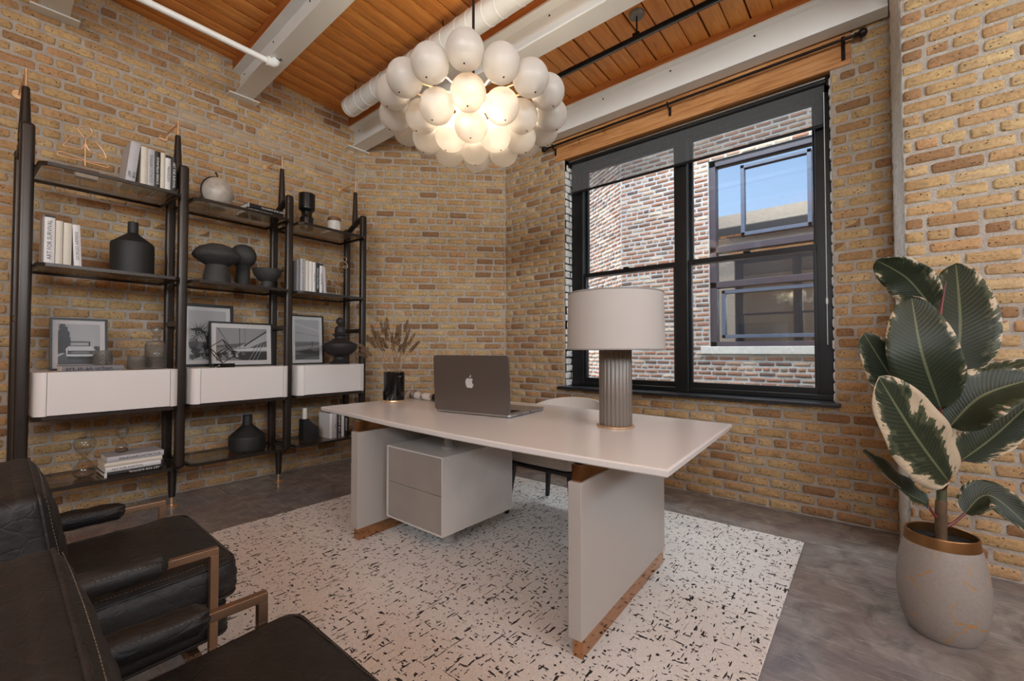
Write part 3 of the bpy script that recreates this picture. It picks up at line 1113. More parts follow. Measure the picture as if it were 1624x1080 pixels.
MB().lathe([(0.048, 0.566), (0.048, 0.574), (0.03, 0.58), (0.03, 0.717)], 32, loc=pc_).build('column_top', M_PANEL, ped)

# ================================================================== laptop
lp = thing('laptop', 'open grey laptop facing the window on the desk', 'laptop', (-1.938, 1.872, DZ + 0.0006), math.radians(9.0))
LW, LD, LH = 0.565, 0.43, 0.345
M_ALU = pm('space_grey_aluminium', (128, 122, 118), 0.36, 0.85, var=(3, 0.03))
M_ALUL = pm('silver_aluminium', (176, 172, 170), 0.38, 0.8)
b = MB()
b.prism(rrect(LW, LD, 0.022), 0.006, 0.018)
b.prism(rrect(LW - 0.02, LD - 0.02, 0.02), 0.003, 0.006)
base = b.build('base', M_ALUL, lp, loc=(0, LD / 2 + 0.006, 0))
for sx in (-1, 1):
    for sy in (-1, 1):
        MB().lathe([(0.012, 0.0), (0.012, 0.003)], 14, loc=(sx * (LW / 2 - .05), sy * (LD / 2 - .05), 0)).build('rubber_foot', M_INK, base)
for rr in range(6):
    for cc in range(14):
        w = 0.030
        MB().rbox((w * 0.86, 0.021, 0.0016), 0.0006, 1, loc=(-0.21 + cc * 0.0322, -0.155 + rr * 0.026, 0.0186)).build('key', M_INK, base, smooth=0)
MB().box((-0.235, -0.178, 0.0175), (0.235, -0.01, 0.0183)).build('keyboard_well', M_INK, base, smooth=0)
MB().prism(rrect(0.20, 0.125, 0.006), 0.018, 0.0184).build('trackpad', M_ALUL, base, loc=(0, 0.10, 0))
for k, yy in enumerate((-0.12, -0.09, 0.02)):
    MB().rbox((0.002, 0.016 if k < 2 else 0.03, 0.005), 0.0008, 1, loc=(LW / 2, yy, 0.0125)).build('port', M_INK, base)
# lid: its outer face looks towards the camera
LT = Matrix.Translation((0, 0.006, 0.016)) @ Matrix.Rotation(PI / 2 + math.radians(3.0), 4, 'X')
b = MB()
pl = rrect(LW, LH, 0.02)
pl = [(x, y + LH / 2) for x, y in pl]
b.prism(pl, -0.004, 0.004, 0, LT)
lid = b.build('lid', M_ALU, lp)
MB().box((-LW / 2 + 0.012, 0.014, -0.0046), (LW / 2 - 0.012, LH - 0.012, -0.0041), 0, LT).build('screen', pm('dark_screen', (12, 12, 14), 0.1), lid, smooth=0)
# fruit emblem: outline with a bite, and a leaf
ap = [(0.0, 0.78), (0.10, 0.82), (0.24, 0.86), (0.40, 0.80), (0.50, 0.72), (0.42, 0.62), (0.37, 0.48), (0.39, 0.32), (0.47, 0.20), (0.57, 0.14),
      (0.50, -0.05), (0.40, -0.20), (0.28, -0.29), (0.17, -0.28), (0.06, -0.24), (-0.06, -0.24), (-0.17, -0.28), (-0.28, -0.29), (-0.41, -0.18),
      (-0.52, 0.02), (-0.58, 0.25), (-0.58, 0.50), (-0.50, 0.70), (-0.36, 0.83), (-0.20, 0.86), (-0.08, 0.81)]
sm = [(q.x, q.y) for q in bez([(x, y, 0) for x, y in ap + [ap[0]]], 3)][:-1]
AS = 0.052
b = MB()
b.prism([(x * AS * 0.98, (y - 0.3) * AS + LH * 0.515) for x, y in sm], 0.004, 0.0046, 0, LT)
lf = [(0.02, 0.92), (0.03, 1.05), (0.10, 1.17), (0.24, 1.26), (0.25, 1.12), (0.18, 1.0), (0.08, 0.93)]
b.prism([(x * AS * 0.98, (y - 0.3) * AS + LH * 0.515) for x, y in lf], 0.004, 0.0046, 0, LT)
b.build('emblem', pm('polished_silver_emblem', (214, 212, 210), 0.25, 0.3), lid, smooth=0)

# ================================================================== table lamp
la = thing('table_lamp', 'table lamp with fluted grey base and white drum shade', 'lamp', (-1.08, 2.08, DZ + 0.0006))
MB().lathe([(0.0, 0.0), (0.092, 0.0), (0.095, 0.003), (0.095, 0.008), (0.088, 0.011), (0.0, 0.011)], 48).build('brass_foot', M_BRASS, la)
NF = 22


def flute(a):
    return 1.0 - 0.05 * (1 - abs(math.sin(a * NF / 2)) ** 0.7)


b = MB()
b.lathe([(0.0, 0.011), (0.081, 0.011), (0.083, 0.016), (0.083, 0.405), (0.078, 0.41), (0.0, 0.41)], NF * 8, rfn=flute)
b.build('fluted_base', pm('taupe_ceramic', (118, 108, 99), 0.38, 0.15, var=(3, 0.05)), la, smooth=50)
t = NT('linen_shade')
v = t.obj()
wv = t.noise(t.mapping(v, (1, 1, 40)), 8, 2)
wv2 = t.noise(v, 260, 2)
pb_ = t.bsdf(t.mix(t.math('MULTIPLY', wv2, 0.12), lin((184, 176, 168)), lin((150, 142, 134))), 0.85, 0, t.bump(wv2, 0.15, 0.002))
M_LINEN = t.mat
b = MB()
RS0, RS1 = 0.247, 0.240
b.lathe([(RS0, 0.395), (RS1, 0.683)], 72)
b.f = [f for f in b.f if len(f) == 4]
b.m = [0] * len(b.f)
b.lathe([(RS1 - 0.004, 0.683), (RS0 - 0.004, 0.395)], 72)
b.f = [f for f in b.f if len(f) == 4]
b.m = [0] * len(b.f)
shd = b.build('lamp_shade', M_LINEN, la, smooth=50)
for (r, z) in ((RS0, 0.396), (RS1, 0.682)):
    MB().tube([((r - 0.001) * math.cos(a * PI / 36), (r - 0.001) * math.sin(a * PI / 36), z) for a in range(72)], 0.0042, 6, closed=True).build('shade_trim', pm('grey_trim', (150, 143, 136), 0.7), shd)
MB().tube([(0, 0, 0.41), (0, 0, 0.66)], 0.006, 8).build('stem', M_BRASS, la)
for k in range(3):
    a = k * 2 * PI / 3 + 0.3
    MB().tube([(0, 0, 0.65), ((RS1 - .004) * math.cos(a), (RS1 - .004) * math.sin(a), 0.672)], 0.0025, 6).build('spider_arm', M_BRASS, la)
MB().lathe([(0.012, 0.44), (0.014, 0.47), (0.03, 0.51), (0.032, 0.535), (0.022, 0.56), (0.0, 0.568)], 20).build('bulb', pm('frosted_bulb', (236, 232, 224), 0.5), la)

# ================================================================== vase of dried wheat
t = NT('black_marble')
v = t.obj()
n1 = t.noise(v, 9, 4, 0.5, 1.5)
vein = t.ramp(n1, [(0.492, (0, 0, 0, 1)), (0.5, (1, 1, 1, 1)), (0.508, (0, 0, 0, 1))])
vein = t.math('MULTIPLY', vein, t.ramp(t.noise(v, 5, 2), [(0.5, (0, 0, 0, 1)), (0.6, (1, 1, 1, 1))]))
t.bsdf(t.mix(vein, lin((14, 14, 15)), lin((206, 198, 188))), 0.10, 0)
M_BMARBLE = t.mat
VX, VY = -2.90, 1.99
vs_ = thing('marble_vase', 'black marble cylinder vase of dried wheat on the desk', 'vase', (VX, VY, DZ + 0.0006))
MB().lathe([(0.0, 0.012), (0.076, 0.012), (0.080, 0.016), (0.080, 0.222), (0.077, 0.226), (0.072, 0.222), (0.070, 0.03), (0.0, 0.03)], 48).build('body', M_BMARBLE, vs_)
MB().lathe([(0.0, 0.0), (0.078, 0.0), (0.080, 0.004), (0.078, 0.0125), (0.0, 0.0125)], 48).build('brass_foot', M_BRASS, vs_)
M_STRAW = pm('straw_stem', (150, 122, 92), 0.8, var=(30, 0.2))
M_EAR = pm('wheat_ear', (110, 84, 58), 0.85, var=(60, 0.35), bump=(140, 0.5, 0.003))
rn = random.Random(21)
SPR = [(-0.66, 0.19), (-0.62, 0.25), (-0.54, 0.30), (-0.47, 0.36), (-0.40, 0.40), (-0.36, 0.30), (-0.28, 0.42), (-0.22, 0.34), (-0.15, 0.46), (-0.10, 0.38), (-0.04, 0.33), (0.0, 0.42), (0.05, 0.36),
       (0.10, 0.30), (0.14, 0.40), (0.20, 0.34), (0.27, 0.43), (0.33, 0.36), (0.41, 0.32), (0.48, 0.26), (-0.50, 0.22), (-0.32, 0.24), (0.24, 0.27), (0.02, 0.27), (-0.12, 0.28), (0.36, 0.25), (-0.42, 0.28), (-0.08, 0.44), (0.16, 0.24), (-0.2, 0.26)]
ri_, fw_ = Vector((CY, SY, 0)), Vector((-SY, CY, 0))
for k, (tilt, hz) in enumerate(SPR):
    st = thing('wheat_stalk', 'dried wheat stalk in the black marble vase', 'dried stalk', (VX, VY, DZ + 0.034), group='dried wheat stalks in the marble vase')
    dp = rn.uniform(-0.5, 0.5) * (1.0 - 0.9 * abs(tilt))
    a0 = rn.uniform(0, 2 * PI)
    r0 = rn.uniform(0, 0.03)
    tip = ri_ * (tilt * 0.30) + fw_ * dp * 0.30 + Vector((0, 0, 0.19 + hz * 0.72 - 0.10 * abs(dp)))
    lip = ri_ * max(-0.055, min(0.055, tilt * 0.10)) + fw_ * max(-0.05, min(0.05, dp * 0.1)) + Vector((0, 0, 0.185))
    bot = Vector((r0 * math.cos(a0), r0 * math.sin(a0), 0.0))
    pts = bez([bot, lip, lip.lerp(tip, 0.55) + Vector((0, 0, 0.03)), tip], 5)
    MB().tube(pts, 0.0018, 5).build('stem', M_STRAW, st)
    # ear: overlapping grains with short beards
    e = MB()
    dirn = (pts[-1] - pts[-4]).normalized()
    sdv = dirn.orthogonal().normalized()
    up2 = dirn.cross(sdv)
    EL = rn.uniform(0.075, 0.10)
    for g in range(20):
        f = g / 19
        c = tip + dirn * (EL * f)
        an = g * 2.4
        o = (sdv * math.cos(an) + up2 * math.sin(an))
        w = 0.0078 * (1 - 0.45 * f)
        q = c + o * w * 1.1
        e.tube([q - dirn * 0.007, q + o * 0.001, q + dirn * 0.009 + o * 0.004], [0.0016, 0.0068 * (1 - 0.35 * f), 0.0010], 5)
        e.tube([q + dirn * 0.008 + o * 0.004, q + dirn * 0.024 + o * 0.009], [0.0007, 0.0002], 3)
    e.build('ear', M_EAR, st, smooth=60)

# ================================================================== rolled magazine
mg = thing('rolled_magazine', 'rolled up magazine lying behind the vase on the desk', 'magazine', (-2.83, 2.20, DZ + 0.032), math.radians(-3))
sp_ = []
for k in range(70):
    a = k * 0.28
    r = 0.012 + 0.0192 * (k / 69)
    sp_.append((r * math.cos(a - 1.6), r * math.sin(a - 1.6)))
t = NT('printed_pages')
v = t.obj()
n1 = t.noise(t.mapping(v, (26, 10, 10)), 1.0, 3, 0.6)
sx_ = t.n('SeparateXYZ')
t.l(v, sx_.inputs[0])
zone = t.math('GREATER_THAN', t.math('SINE', t.math('MULTIPLY', sx_.outputs[0], 46.0)), 0.05)
pic = t.ramp(n1, [(0.42, lin((34, 30, 30))), (0.52, lin((150, 122, 104))), (0.62, lin((226, 220, 212)))])
t.bsdf(t.mix(zone, lin((228, 224, 218)), pic), 0.35, 0)
M_MAG = t.mat
b = MB()
L = 0.36
vs = [(-L / 2, x, z) for x, z in sp_] + [(L / 2, x, z) for x, z in sp_]
n = len(sp_)
vs += [(-L / 2, x * 0.965, z * 0.965) for x, z in sp_] + [(L / 2, x * 0.965, z * 0.965) for x, z in sp_]
fs = []
for k in range(n - 1):
    fs += [(k, k + 1, n + k + 1, n + k), (2 * n + k + 1, 2 * n + k, 3 * n + k, 3 * n + k + 1), (k, 2 * n + k, 2 * n + k + 1, k + 1), (n + k, n + k + 1, 3 * n + k + 1, 3 * n + k)]
b.add(vs, fs)
b.build('cover', M_MAG, mg, smooth=40)
b = MB()
for r in (0.026, 0.022, 0.018):
    b.tube([(-L / 2 + 0.004, r * math.cos(a * PI / 12), r * math.sin(a * PI / 12)) for a in range(24)], 0.0012, 4, closed=True)
b.build('page_edges', M_PAPER, mg)

# ================================================================== globe chandelier
CHX, CHY = -1.70, 1.66
ch = thing('globe_chandelier', 'chandelier of clustered frosted glass globes over the desk', 'chandelier', (CHX, CHY, 2.27))
t = NT('frosted_globe')
lwn = t.n('LayerWeight')
lwn.inputs[0].default_value = 0.35
df = t.n('BsdfDiffuse')
df.inputs[0].default_value = (0.90, 0.875, 0.84, 1)
tl = t.n('BsdfTranslucent')
tl.inputs[0].default_value = (0.95, 0.91, 0.85, 1)
mx = t.n('MixShader')
mx.inputs[0].default_value = 0.42
t.l(df.outputs[0], mx.inputs[1])
t.l(tl.outputs[0], mx.inputs[2])
gl = t.n('BsdfGlossy')
gl.inputs['Roughness'].default_value = 0.35
rf = t.n('BsdfRefraction')
rf.inputs['Color'].default_value = (0.97, 0.94, 0.90, 1)
rf.inputs['Roughness'].default_value = 0.55
rf.inputs['IOR'].default_value = 1.14
m3 = t.n('MixShader')
m3.inputs[0].default_value = 0.36
t.l(mx.outputs[0], m3.inputs[1])
t.l(rf.outputs[0], m3.inputs[2])
m2 = t.n('MixShader')
m2.inputs[0].default_value = 0.04
t.l(m3.outputs[0], m2.inputs[1])
t.l(gl.outputs[0], m2.inputs[2])
t.l(m2.outputs[0], t.out.inputs[0])
M_GLOBE = t.mat
GR = 0.0865
gm = MB()
prof = [(GR * math.sin(PI * i / 18), -GR * math.cos(PI * i / 18)) for i in range(19)]
prof[0], prof[-1] = (0.0, -GR), (0.0, GR)
gm.lathe(prof, 32)
gme = gm.mesh('glass_globe', M_GLOBE, 80)
ang0 = YAW - PI / 2   # direction towards the camera
rings = [(0.422, [0.215, 0.175, 0.165, 0.18, 0.15, 0.145, 0.14, 0.14, 0.14, 0.14, 0.14, 0.145, 0.15, 0.18, 0.165, 0.175]),
         (0.272, [0.109, 0.072, 0.095, 0.068, 0.045, 0.035, 0.045, 0.068, 0.095, 0.072]), (0.120, [0.03, 0.036, 0.02, 0.036])]
t = NT('warm_bulb')
em = t.n('Emission')
em.inputs[0].default_value = (1.0, 0.84, 0.64, 1)
em.inputs[1].default_value = 45.0
t.l(em.outputs[0], t.out.inputs[0])
M_BULB = t.mat
hubz = 0.23
for (Rr, zl) in rings:
    n = len(zl)
    for k, zz in enumerate(zl):
        a = ang0 + 2 * PI * k / n
        g = bpy.data.objects.new('glass_globe', gme)
        COL.objects.link(g)
        g.parent = ch
        g.location = (Rr * math.cos(a), Rr * math.sin(a), zz)
        g.rotation_euler = (0, 0, a)
        # arm from the hub into the globe, and the little end screw
        e = Vector((Rr * math.cos(a), Rr * math.sin(a), zz))
        hb = Vector((0, 0, hubz))
        dv = (e - hb).normalized()
        MB().tube([hb + dv * 0.02, e - dv * (GR - 0.004)], 0.0045, 8).build('arm', M_BRASS, ch)
        MB().lathe([(0.0, -0.003), (0.004, -0.002), (0.004, 0.002), (0.0, 0.003)], 8).build('end_screw', M_IRON, ch, loc=e + Vector((0.35 * GR * math.cos(a), 0.35 * GR * math.sin(a), -GR * 0.937)))
MB().lathe([(0.0, 0.19), (0.03, 0.195), (0.036, 0.21), (0.036, 0.25), (0.03, 0.265), (0.012, 0.275), (0.0, 0.28)], 24).build('hub', M_BRASS, ch)
MB().tube([(0, 0, 0.27), (0, 0, ceilz(CHY) - 2.27)], 0.0075, 12).build('down_rod', M_IRON, ch)
MB().lathe([(0.0, -0.03), (0.06, -0.03), (0.065, -0.02), (0.065, 0.004)], 30, loc=(0, 0, ceilz(CHY) - 2.27)).build('canopy', M_BRASS, ch)
for k in range(6):
    a = ang0 + 2 * PI * (k + 0.5) / 6
    q = (0.13 * math.cos(a), 0.13 * math.sin(a), 0.125)
    hb = Vector((0, 0, hubz))
    MB().tube([hb, Vector(q)], 0.005, 8).build('bulb_arm', M_BRASS, ch)
    MB().lathe([(0.0, -0.022), (0.014, -0.017), (0.02, 0.0), (0.014, 0.017), (0.0, 0.022)], 16).build('bulb', M_BULB, ch, loc=q, smooth=80)
for k in range(6):
    a = ang0 + 2 * PI * (k + 0.5) / 6
    lt_ = bpy.data.lights.new('chandelier_light', 'POINT')
    lt_.energy = 4.0
    lt_.color = (1.0, 0.85, 0.66)
    lt_.shadow_soft_size = 0.03
    lo = bpy.data.objects.new('chandelier_light', lt_)
    COL.objects.link(lo)
    lo.parent = ch
    lo.location = (0.13 * math.cos(a), 0.13 * math.sin(a), 0.16)

# ================================================================== wall shelving
SO, SPHI = Vector((-4.385, 0.10, 0)), 0.06
SU = Vector((math.cos(SPHI), math.sin(SPHI), 0))
SV = Vector((-math.sin(SPHI), math.cos(SPHI), 0))
FV = [-0.038, 0.728, 1.49, 2.219]
UF, UR, UM = 0.557, 0.28, 0.418
Z1, Z2, ZC0, ZC1, Z5 = 2.245, 1.652, 0.757, 1.012, 0.335
U0, U1 = 0.215, 0.675


def sw(u, v, z):
    return SO + SU * u + SV * v + Vector((0, 0, z))


sh = thing('wall_shelving', 'dark framed shelving with glass shelves and white drawer boxes', 'shelving', SO, SPHI)
for v in FV:
    b = MB()
    b.rbox((0.052, 0.062, 2.48 - 0.30), 0.02, 3, loc=(UF, v, (2.48 + 0.30) / 2))
    b.rbox((0.052, 0.062, 2.385 - 0.30), 0.02, 3, loc=(UR, v, (2.385 + 0.30) / 2))
    # top arm bends back and down from the front post to the rear one
    pts = bez([(UF, v, 2.455), (UF - 0.06, v, 2.445), (UM, v, 2.41), (UR + 0.05, v, 2.365), (UR, v, 2.32)], 6)
    b.tube(pts, 0.026, 10)
    for z in (1.335, 0.315):
        b.rbox((UF - UR, 0.045, 0.042), 0.012, 2, loc=((UF + UR) / 2, v, z))
        for sg in (-1, 1):
            b.tube([(UF - 0.026, v, z + sg * 0.045), (UF - 0.036, v, z + sg * 0.028), (UF - 0.06, v, z + sg * 0.02)], [0.006, 0.014, 0.006], 6)
    fr = b.build('upright_frame', M_DARKWOOD, sh, smooth=45)
    MB().lathe([(0.0, 2.40), (0.03, 2.40), (0.029, 2.45), (0.018, 2.735), (0.016, 2.742), (0.0, 2.744)], 20, loc=(UM, v, 0)).build('spire', M_DARKWOOD, fr)
    gap = (SO + SU * UM + SV * v).x - XL
    gl_ = gap / math.cos(SPHI)
    b = MB()
    b.tube([(UM, v, 2.74), (UM, v, 2.845)], 0.0065, 10)
    b.tube([(UM, v, 2.832), (UM - gl_ + 0.006, v, 2.832)], 0.0065, 10)
    b.lathe([(0.0, -0.010), (0.009, -0.008), (0.009, 0.012), (0.0, 0.014)], 12, loc=(UM, v, 2.84))
    b.build('wall_stay', M_BRASS, fr)
    T = Matrix.Translation((UM - gl_ - 0.004, v, 2.832)) @ Matrix.Rotation(PI / 2, 4, 'Y')
    MB().lathe([(0.0, 0.0), (0.034, 0.0), (0.034, 0.010), (0.029, 0.014), (0.0, 0.014)], 28, T=T).build('wall_flange', M_BRASS, fr)
    MB().lathe([(0.0, 0.32), (0.032, 0.32), (0.030, 0.29), (0.021, 0.075), (0.019, 0.07), (0.0, 0.07)][::-1], 20, loc=(UM, v, 0)).build('leg', M_DARKWOOD, fr)
    MB().lathe([(0.0, 0.0005), (0.043, 0.0005), (0.044, 0.006), (0.012, 0.010), (0.009, 0.016), (0.009, 0.072), (0.0, 0.072)], 28, loc=(UM, v, 0)).build('brass_foot', M_BRASS, fr)


def ring_prism(b, po, pi_, z0, z1):
    n = len(po)
    vs = [(x, y, z0) for x, y in po] + [(x, y, z0) for x, y in pi_] + [(x, y, z1) for x, y in po] + [(x, y, z1) for x, y in pi_]
    fs = []
    for i in range(n):
        j = (i + 1) % n
        fs += [(i, j, 2 * n + j, 2 * n + i), (n + j, n + i, 3 * n + i, 3 * n + j), (2 * n + i, 2 * n + j, 3 * n + j, 3 * n + i), (j, i, n + i, n + j)]
    b.add(vs, fs)


def plan(v0, v1, k, c=0.035):
    return [(U0 + k, v0 + k), (U1 - k - c, v0 + k), (U1 - k, v0 + k + c), (U1 - k, v1 - k - c), (U1 - k - c, v1 - k), (U0 + k, v1 - k)]


for i in range(3):
    va, vb = FV[i] + 0.036, FV[i + 1] - 0.036
    for z in (Z1, Z2, Z5):
        b = MB()
        ring_prism(b, plan(va, vb, 0), plan(va, vb, 0.016), z - 0.020, z)
        s_ = b.build('shelf', M_DARKWOOD, sh, smooth=25)
        MB().prism(plan(va, vb, 0.0155), z - 0.012, z - 0.001).build('glass_panel', M_SMOKE, s_, smooth=0)
        b = MB()
        for vv in (va, vb):
            for uu in (UF, UR):
                b.lathe([(0.0, -0.012), (0.008, -0.012), (0.008, 0.012), (0.0, 0.012)], 10, T=Matrix.Translation((uu, vv, z - 0.013)) @ Matrix.Rotation(PI / 2, 4, 'X'))
        b.build('shelf_pins', M_DARKWOOD, s_)
    # drawer box
    b = MB()
    ring_prism(b, plan(va, vb, 0), plan(va, vb, 0.05), ZC0 - 0.024, ZC0 - 0.002)
    b.prism(plan(va, vb, 0.045), ZC0 - 0.02, ZC0 - 0.004)
    cb = b.build('cabinet_tray', M_DARKWOOD, sh, smooth=25)
    r = 0.045
    a, c = va + 0.002, vb - 0.002
    nf = 0.05
    out = [(U0, a)] + arc(U1 - r, a + r, r, -90, 0, 7) + [(U1, a + nf), (U1 - 0.014, a + nf), (U1 - 0.014, c - nf), (U1, c - nf)] + arc(U1 - r, c - r, r, 0, 90, 7) + [(U0, c)]
    b = MB()
    b.prism(out, ZC0, ZC1)
    cbo = b.build('drawer_box', M_WHITE, sh, smooth=35)
    MB().rbox((0.014, c - a - 2 * nf - 0.005, ZC1 - ZC0 - 0.006), 0.0015, 1, loc=(U1 - 0.007, (a + c) / 2, (ZC0 + ZC1) / 2)).build('drawer_front', M_WHITE, cbo, smooth=40)

# ------------------------------------------------------------------ books
def cover(name, c, rough=0.5):
    return pm('cover_' + name, c, rough, var=(8, 0.03))


K_WHITE, K_CREAM, K_GREY, K_BLACK, K_SILVER = cover('white', (222, 219, 216)), cover('cream', (214, 206, 190)), cover('grey', (122, 120, 122)), cover('black', (26, 25, 26)), cover('silver', (184, 182, 184))


def book(label, u, v, z, th, h, d, mat, title=None, ink=None, stand=True, up=False, inv=False, lean=0.0, rz=0.0, tsize=None, group=None, page=True, band=None, tpos=0.0):
    """a hardback with its spine towards the room; u is the spine plane, v the left edge"""
    # the thing's own axes: x along thickness... built lying or standing in shelf axes
    root = thing('book', label, 'book', sw(u, v, z), SPHI + rz, group)
    if lean:
        root.rotation_euler = Euler((lean, 0, SPHI + rz), 'XYZ')
    bt = 0.0028
    if stand:
        A = lambda a, bb, c: (-a, bb, c)             # depth, thickness, height
    else:
        A = lambda a, bb, c: (-a, c, bb)             # lying: thickness is up, height along v
    def bx(a0, a1, b0, b1, c0, c1):
        p, q = A(a0, b0, c0), A(a1, b1, c1)
        return tuple(min(x, y) for x, y in zip(p, q)), tuple(max(x, y) for x, y in zip(p, q))
    b = MB()
    lo, hi = bx(0.004, d, 0, bt, 0, h)
    b.box(lo, hi)
    lo, hi = bx(0.004, d, th - bt, th, 0, h)
    b.box(lo, hi)
    # rounded spine
    n = 8
    pr = []
    for i in range(n + 1):
        f = i / n
        pr.append((0.005 - 0.006 * math.sin(PI * f) ** 0.7, th * f))
    vs = []
    for c in (0, h):
        for (a, bb) in pr:
            vs.append(A(a, bb, c))
        for (a, bb) in pr:
            vs.append(A(a + 0.003, bb, c))
    m = n + 1
    fs = []
    for i in range(n):
        fs += [(i, i + 1, 2 * m + i + 1, 2 * m + i), (m + i + 1, m + i, 3 * m + i, 3 * m + i + 1), (2 * m + i, 2 * m + i + 1, 3 * m + i + 1, 3 * m + i), (i + 1, i, m + i, m + i + 1)]
    b.add(vs, fs)
    b.build('cover', mat, root, smooth=40)
    b = MB()
    lo, hi = bx(0.008, d - 0.004, bt, th - bt, 0.004, h - 0.004)
    b.box(lo, hi)
    b.build('pages', M_PAPER, root, smooth=0)
    if band:
        c0, c1, bm = band
        b = MB()
        lo, hi = bx(-0.0016, 0.003, 0.0, th, h * c0, h * c1)
        b.box(lo, hi)
        b.build('spine_band', bm, root, smooth=0)
    if title:
        ts = tsize or th * 0.62
        if stand:
            x, y = ((0, 0, 1), (0, -1, 0)) if up else ((0, 0, -1), (0, 1, 0))
            org = (0.0022, th / 2, h / 2 + tpos)
        else:
            x, y = ((0, -1, 0), (0, 0, -1)) if inv else ((0, 1, 0), (0, 0, 1))
            org = (0.0022, h / 2 + tpos, th / 2)
        text(title, ts, ink or M_INK, root, frame_m(org, x, y))
    return root


UB = 0.60
# top shelf of the first bay
gs = 'upright books on the top glass shelf'
book('thick pale grey book leaning on the top shelf upright row', UB, 0.394, Z1 + 0.0052, 0.050, 0.285, 0.21, K_SILVER, 'FOR\nART', M_INK, lean=-0.10, group=gs, tsize=0.022, tpos=-0.08)
vv = 0.475
for lab, th, h, m, ti, ink, band in (
        ('plain cream book beside the leaning grey book on the top shelf', 0.034, 0.275, K_CREAM, None, None, None),
        ('silver spined book with grey serif lettering on the top shelf', 0.038, 0.272, K_SILVER, 'GIORGIO ARMANI', M_INKG, None),
        ('black spined book with white serif lettering on the top shelf', 0.030, 0.268, K_BLACK, 'DONATELLA VERSACE', M_INKW, None),
        ('thin cream book right of the white lettered black spine on the top shelf', 0.026, 0.270, K_CREAM, None, None, None),
        ('white book with a black top band on the top shelf', 0.030, 0.262, K_WHITE, 'PRIVATE JETS', M_INK, (0.93, 1.0, K_BLACK)),
        ('black book at the right end of the top shelf upright row', 0.034, 0.262, K_BLACK, 'ART FOR SURVIVAL', M_INKW, (0.0, 0.05, K_SILVER))):
    book(lab, UB, vv, Z1, th, h, 0.20, m, ti, ink, band=band, group=gs, up=(ink is M_INKG))
    vv += th + 0.0015
# second shelf of the first bay
gs = 'pale upright books on the second shelf'
vv = 0.035
for lab, th, h, m, ti, ink, band, ln in (
        ('tall white book with bold black title at the left end of the second shelf', 0.044, 0.295, K_WHITE, 'ART FOR SURVIVAL', M_INK, (0.955, 1.0, K_BLACK), 0),
        ('narrow plain cream book on the second shelf next to the bold titled one', 0.030, 0.27, K_CREAM, None, None, None, 0),
        ('wider plain cream book third in the pale row on the second shelf', 0.036, 0.265, K_CREAM, None, None, None, 0),
        ('white book with thin serif title leaning at the right of the pale row', 0.034, 0.262, K_WHITE, 'GIORGIO ARMANI', M_INKG, None, 0.045)):
    book(lab, UB, vv, Z2, th, h, 0.20, m, ti, ink, up=True, band=band, lean=ln, group=gs)
    vv += th + 0.003 + (0.010 if ln == 0 and th == 0.036 else 0)
# second shelf of the third bay
gs = 'upright books beside the wire face'
vv = 1.540
for lab, th, h, m, ti, ink, band, ln in (
        ('dark grey book at the left end of the row beside the wire face', 0.030, 0.27, K_GREY, None, None, None, 0),
        ('pale book with dense grey title in the row beside the wire face', 0.046, 0.288, K_SILVER, 'INNENARCHITEKTUR', M_INKG, None, 0),
        ('cream book in the row beside the wire face', 0.028, 0.28, K_CREAM, None, None, None, 0),
        ('plain white book in the row beside the wire face', 0.032, 0.278, K_WHITE, None, None, None, 0),
        ('white book with heavy black title in the row beside the wire face', 0.026, 0.275, K_WHITE, 'POLLOCK', M_INK, None, 0),
        ('black book with white title in the row beside the wire face', 0.034, 0.274, K_BLACK, 'MISS STYLE STORIES', M_INKW, None, 0),
        ('white book with a black top band in the row beside the wire face', 0.028, 0.27, K_WHITE, 'PRIVATE JETS', M_INK, (0.94, 1.0, K_BLACK), 0),
        ('pale grey book leaning at the right end beside the wire face', 0.026, 0.25, K_SILVER, None, None, None, 0.05)):
    book(lab, UB, vv, Z2, th, h, 0.20, m, ti, ink, up=True, band=band, lean=ln, group=gs)
    vv += th + 0.002 + (0.012 if th == 0.028 and m is K_WHITE else 0)
# bottom shelf of the third bay
gs = 'upright books on the lowest shelf behind the desk'
vv = 1.86
for lab, th, h, m, ti, ink in (
        ('white spined grey book at the left of the lowest shelf row', 0.032, 0.23, K_WHITE, None, None),
        ('grey book with small black title on the lowest shelf', 0.036, 0.225, K_SILVER, 'Ally', M_INK),
        ('black book with bold white title on the lowest shelf', 0.044, 0.225, K_BLACK, 'ART FOR SURVIVAL', M_INKW),
        ('white narrow book on the lowest shelf right of the black one', 0.026, 0.22, K_WHITE, None, None),
        ('dark book with white lettering at the right end of the lowest shelf', 0.036, 0.22, K_BLACK, 'LE VOYAGE', M_INKW)):
    book(lab, UB, vv, Z5, th, h, 0.19, m, ti, ink, up=True, group=gs)
    vv += th + 0.002
book('black book lying flat on top of the lowest shelf row', UB - 0.01, 1.87, Z5 + 0.232, 0.022, 0.17, 0.15, K_BLACK, None, None, stand=False)
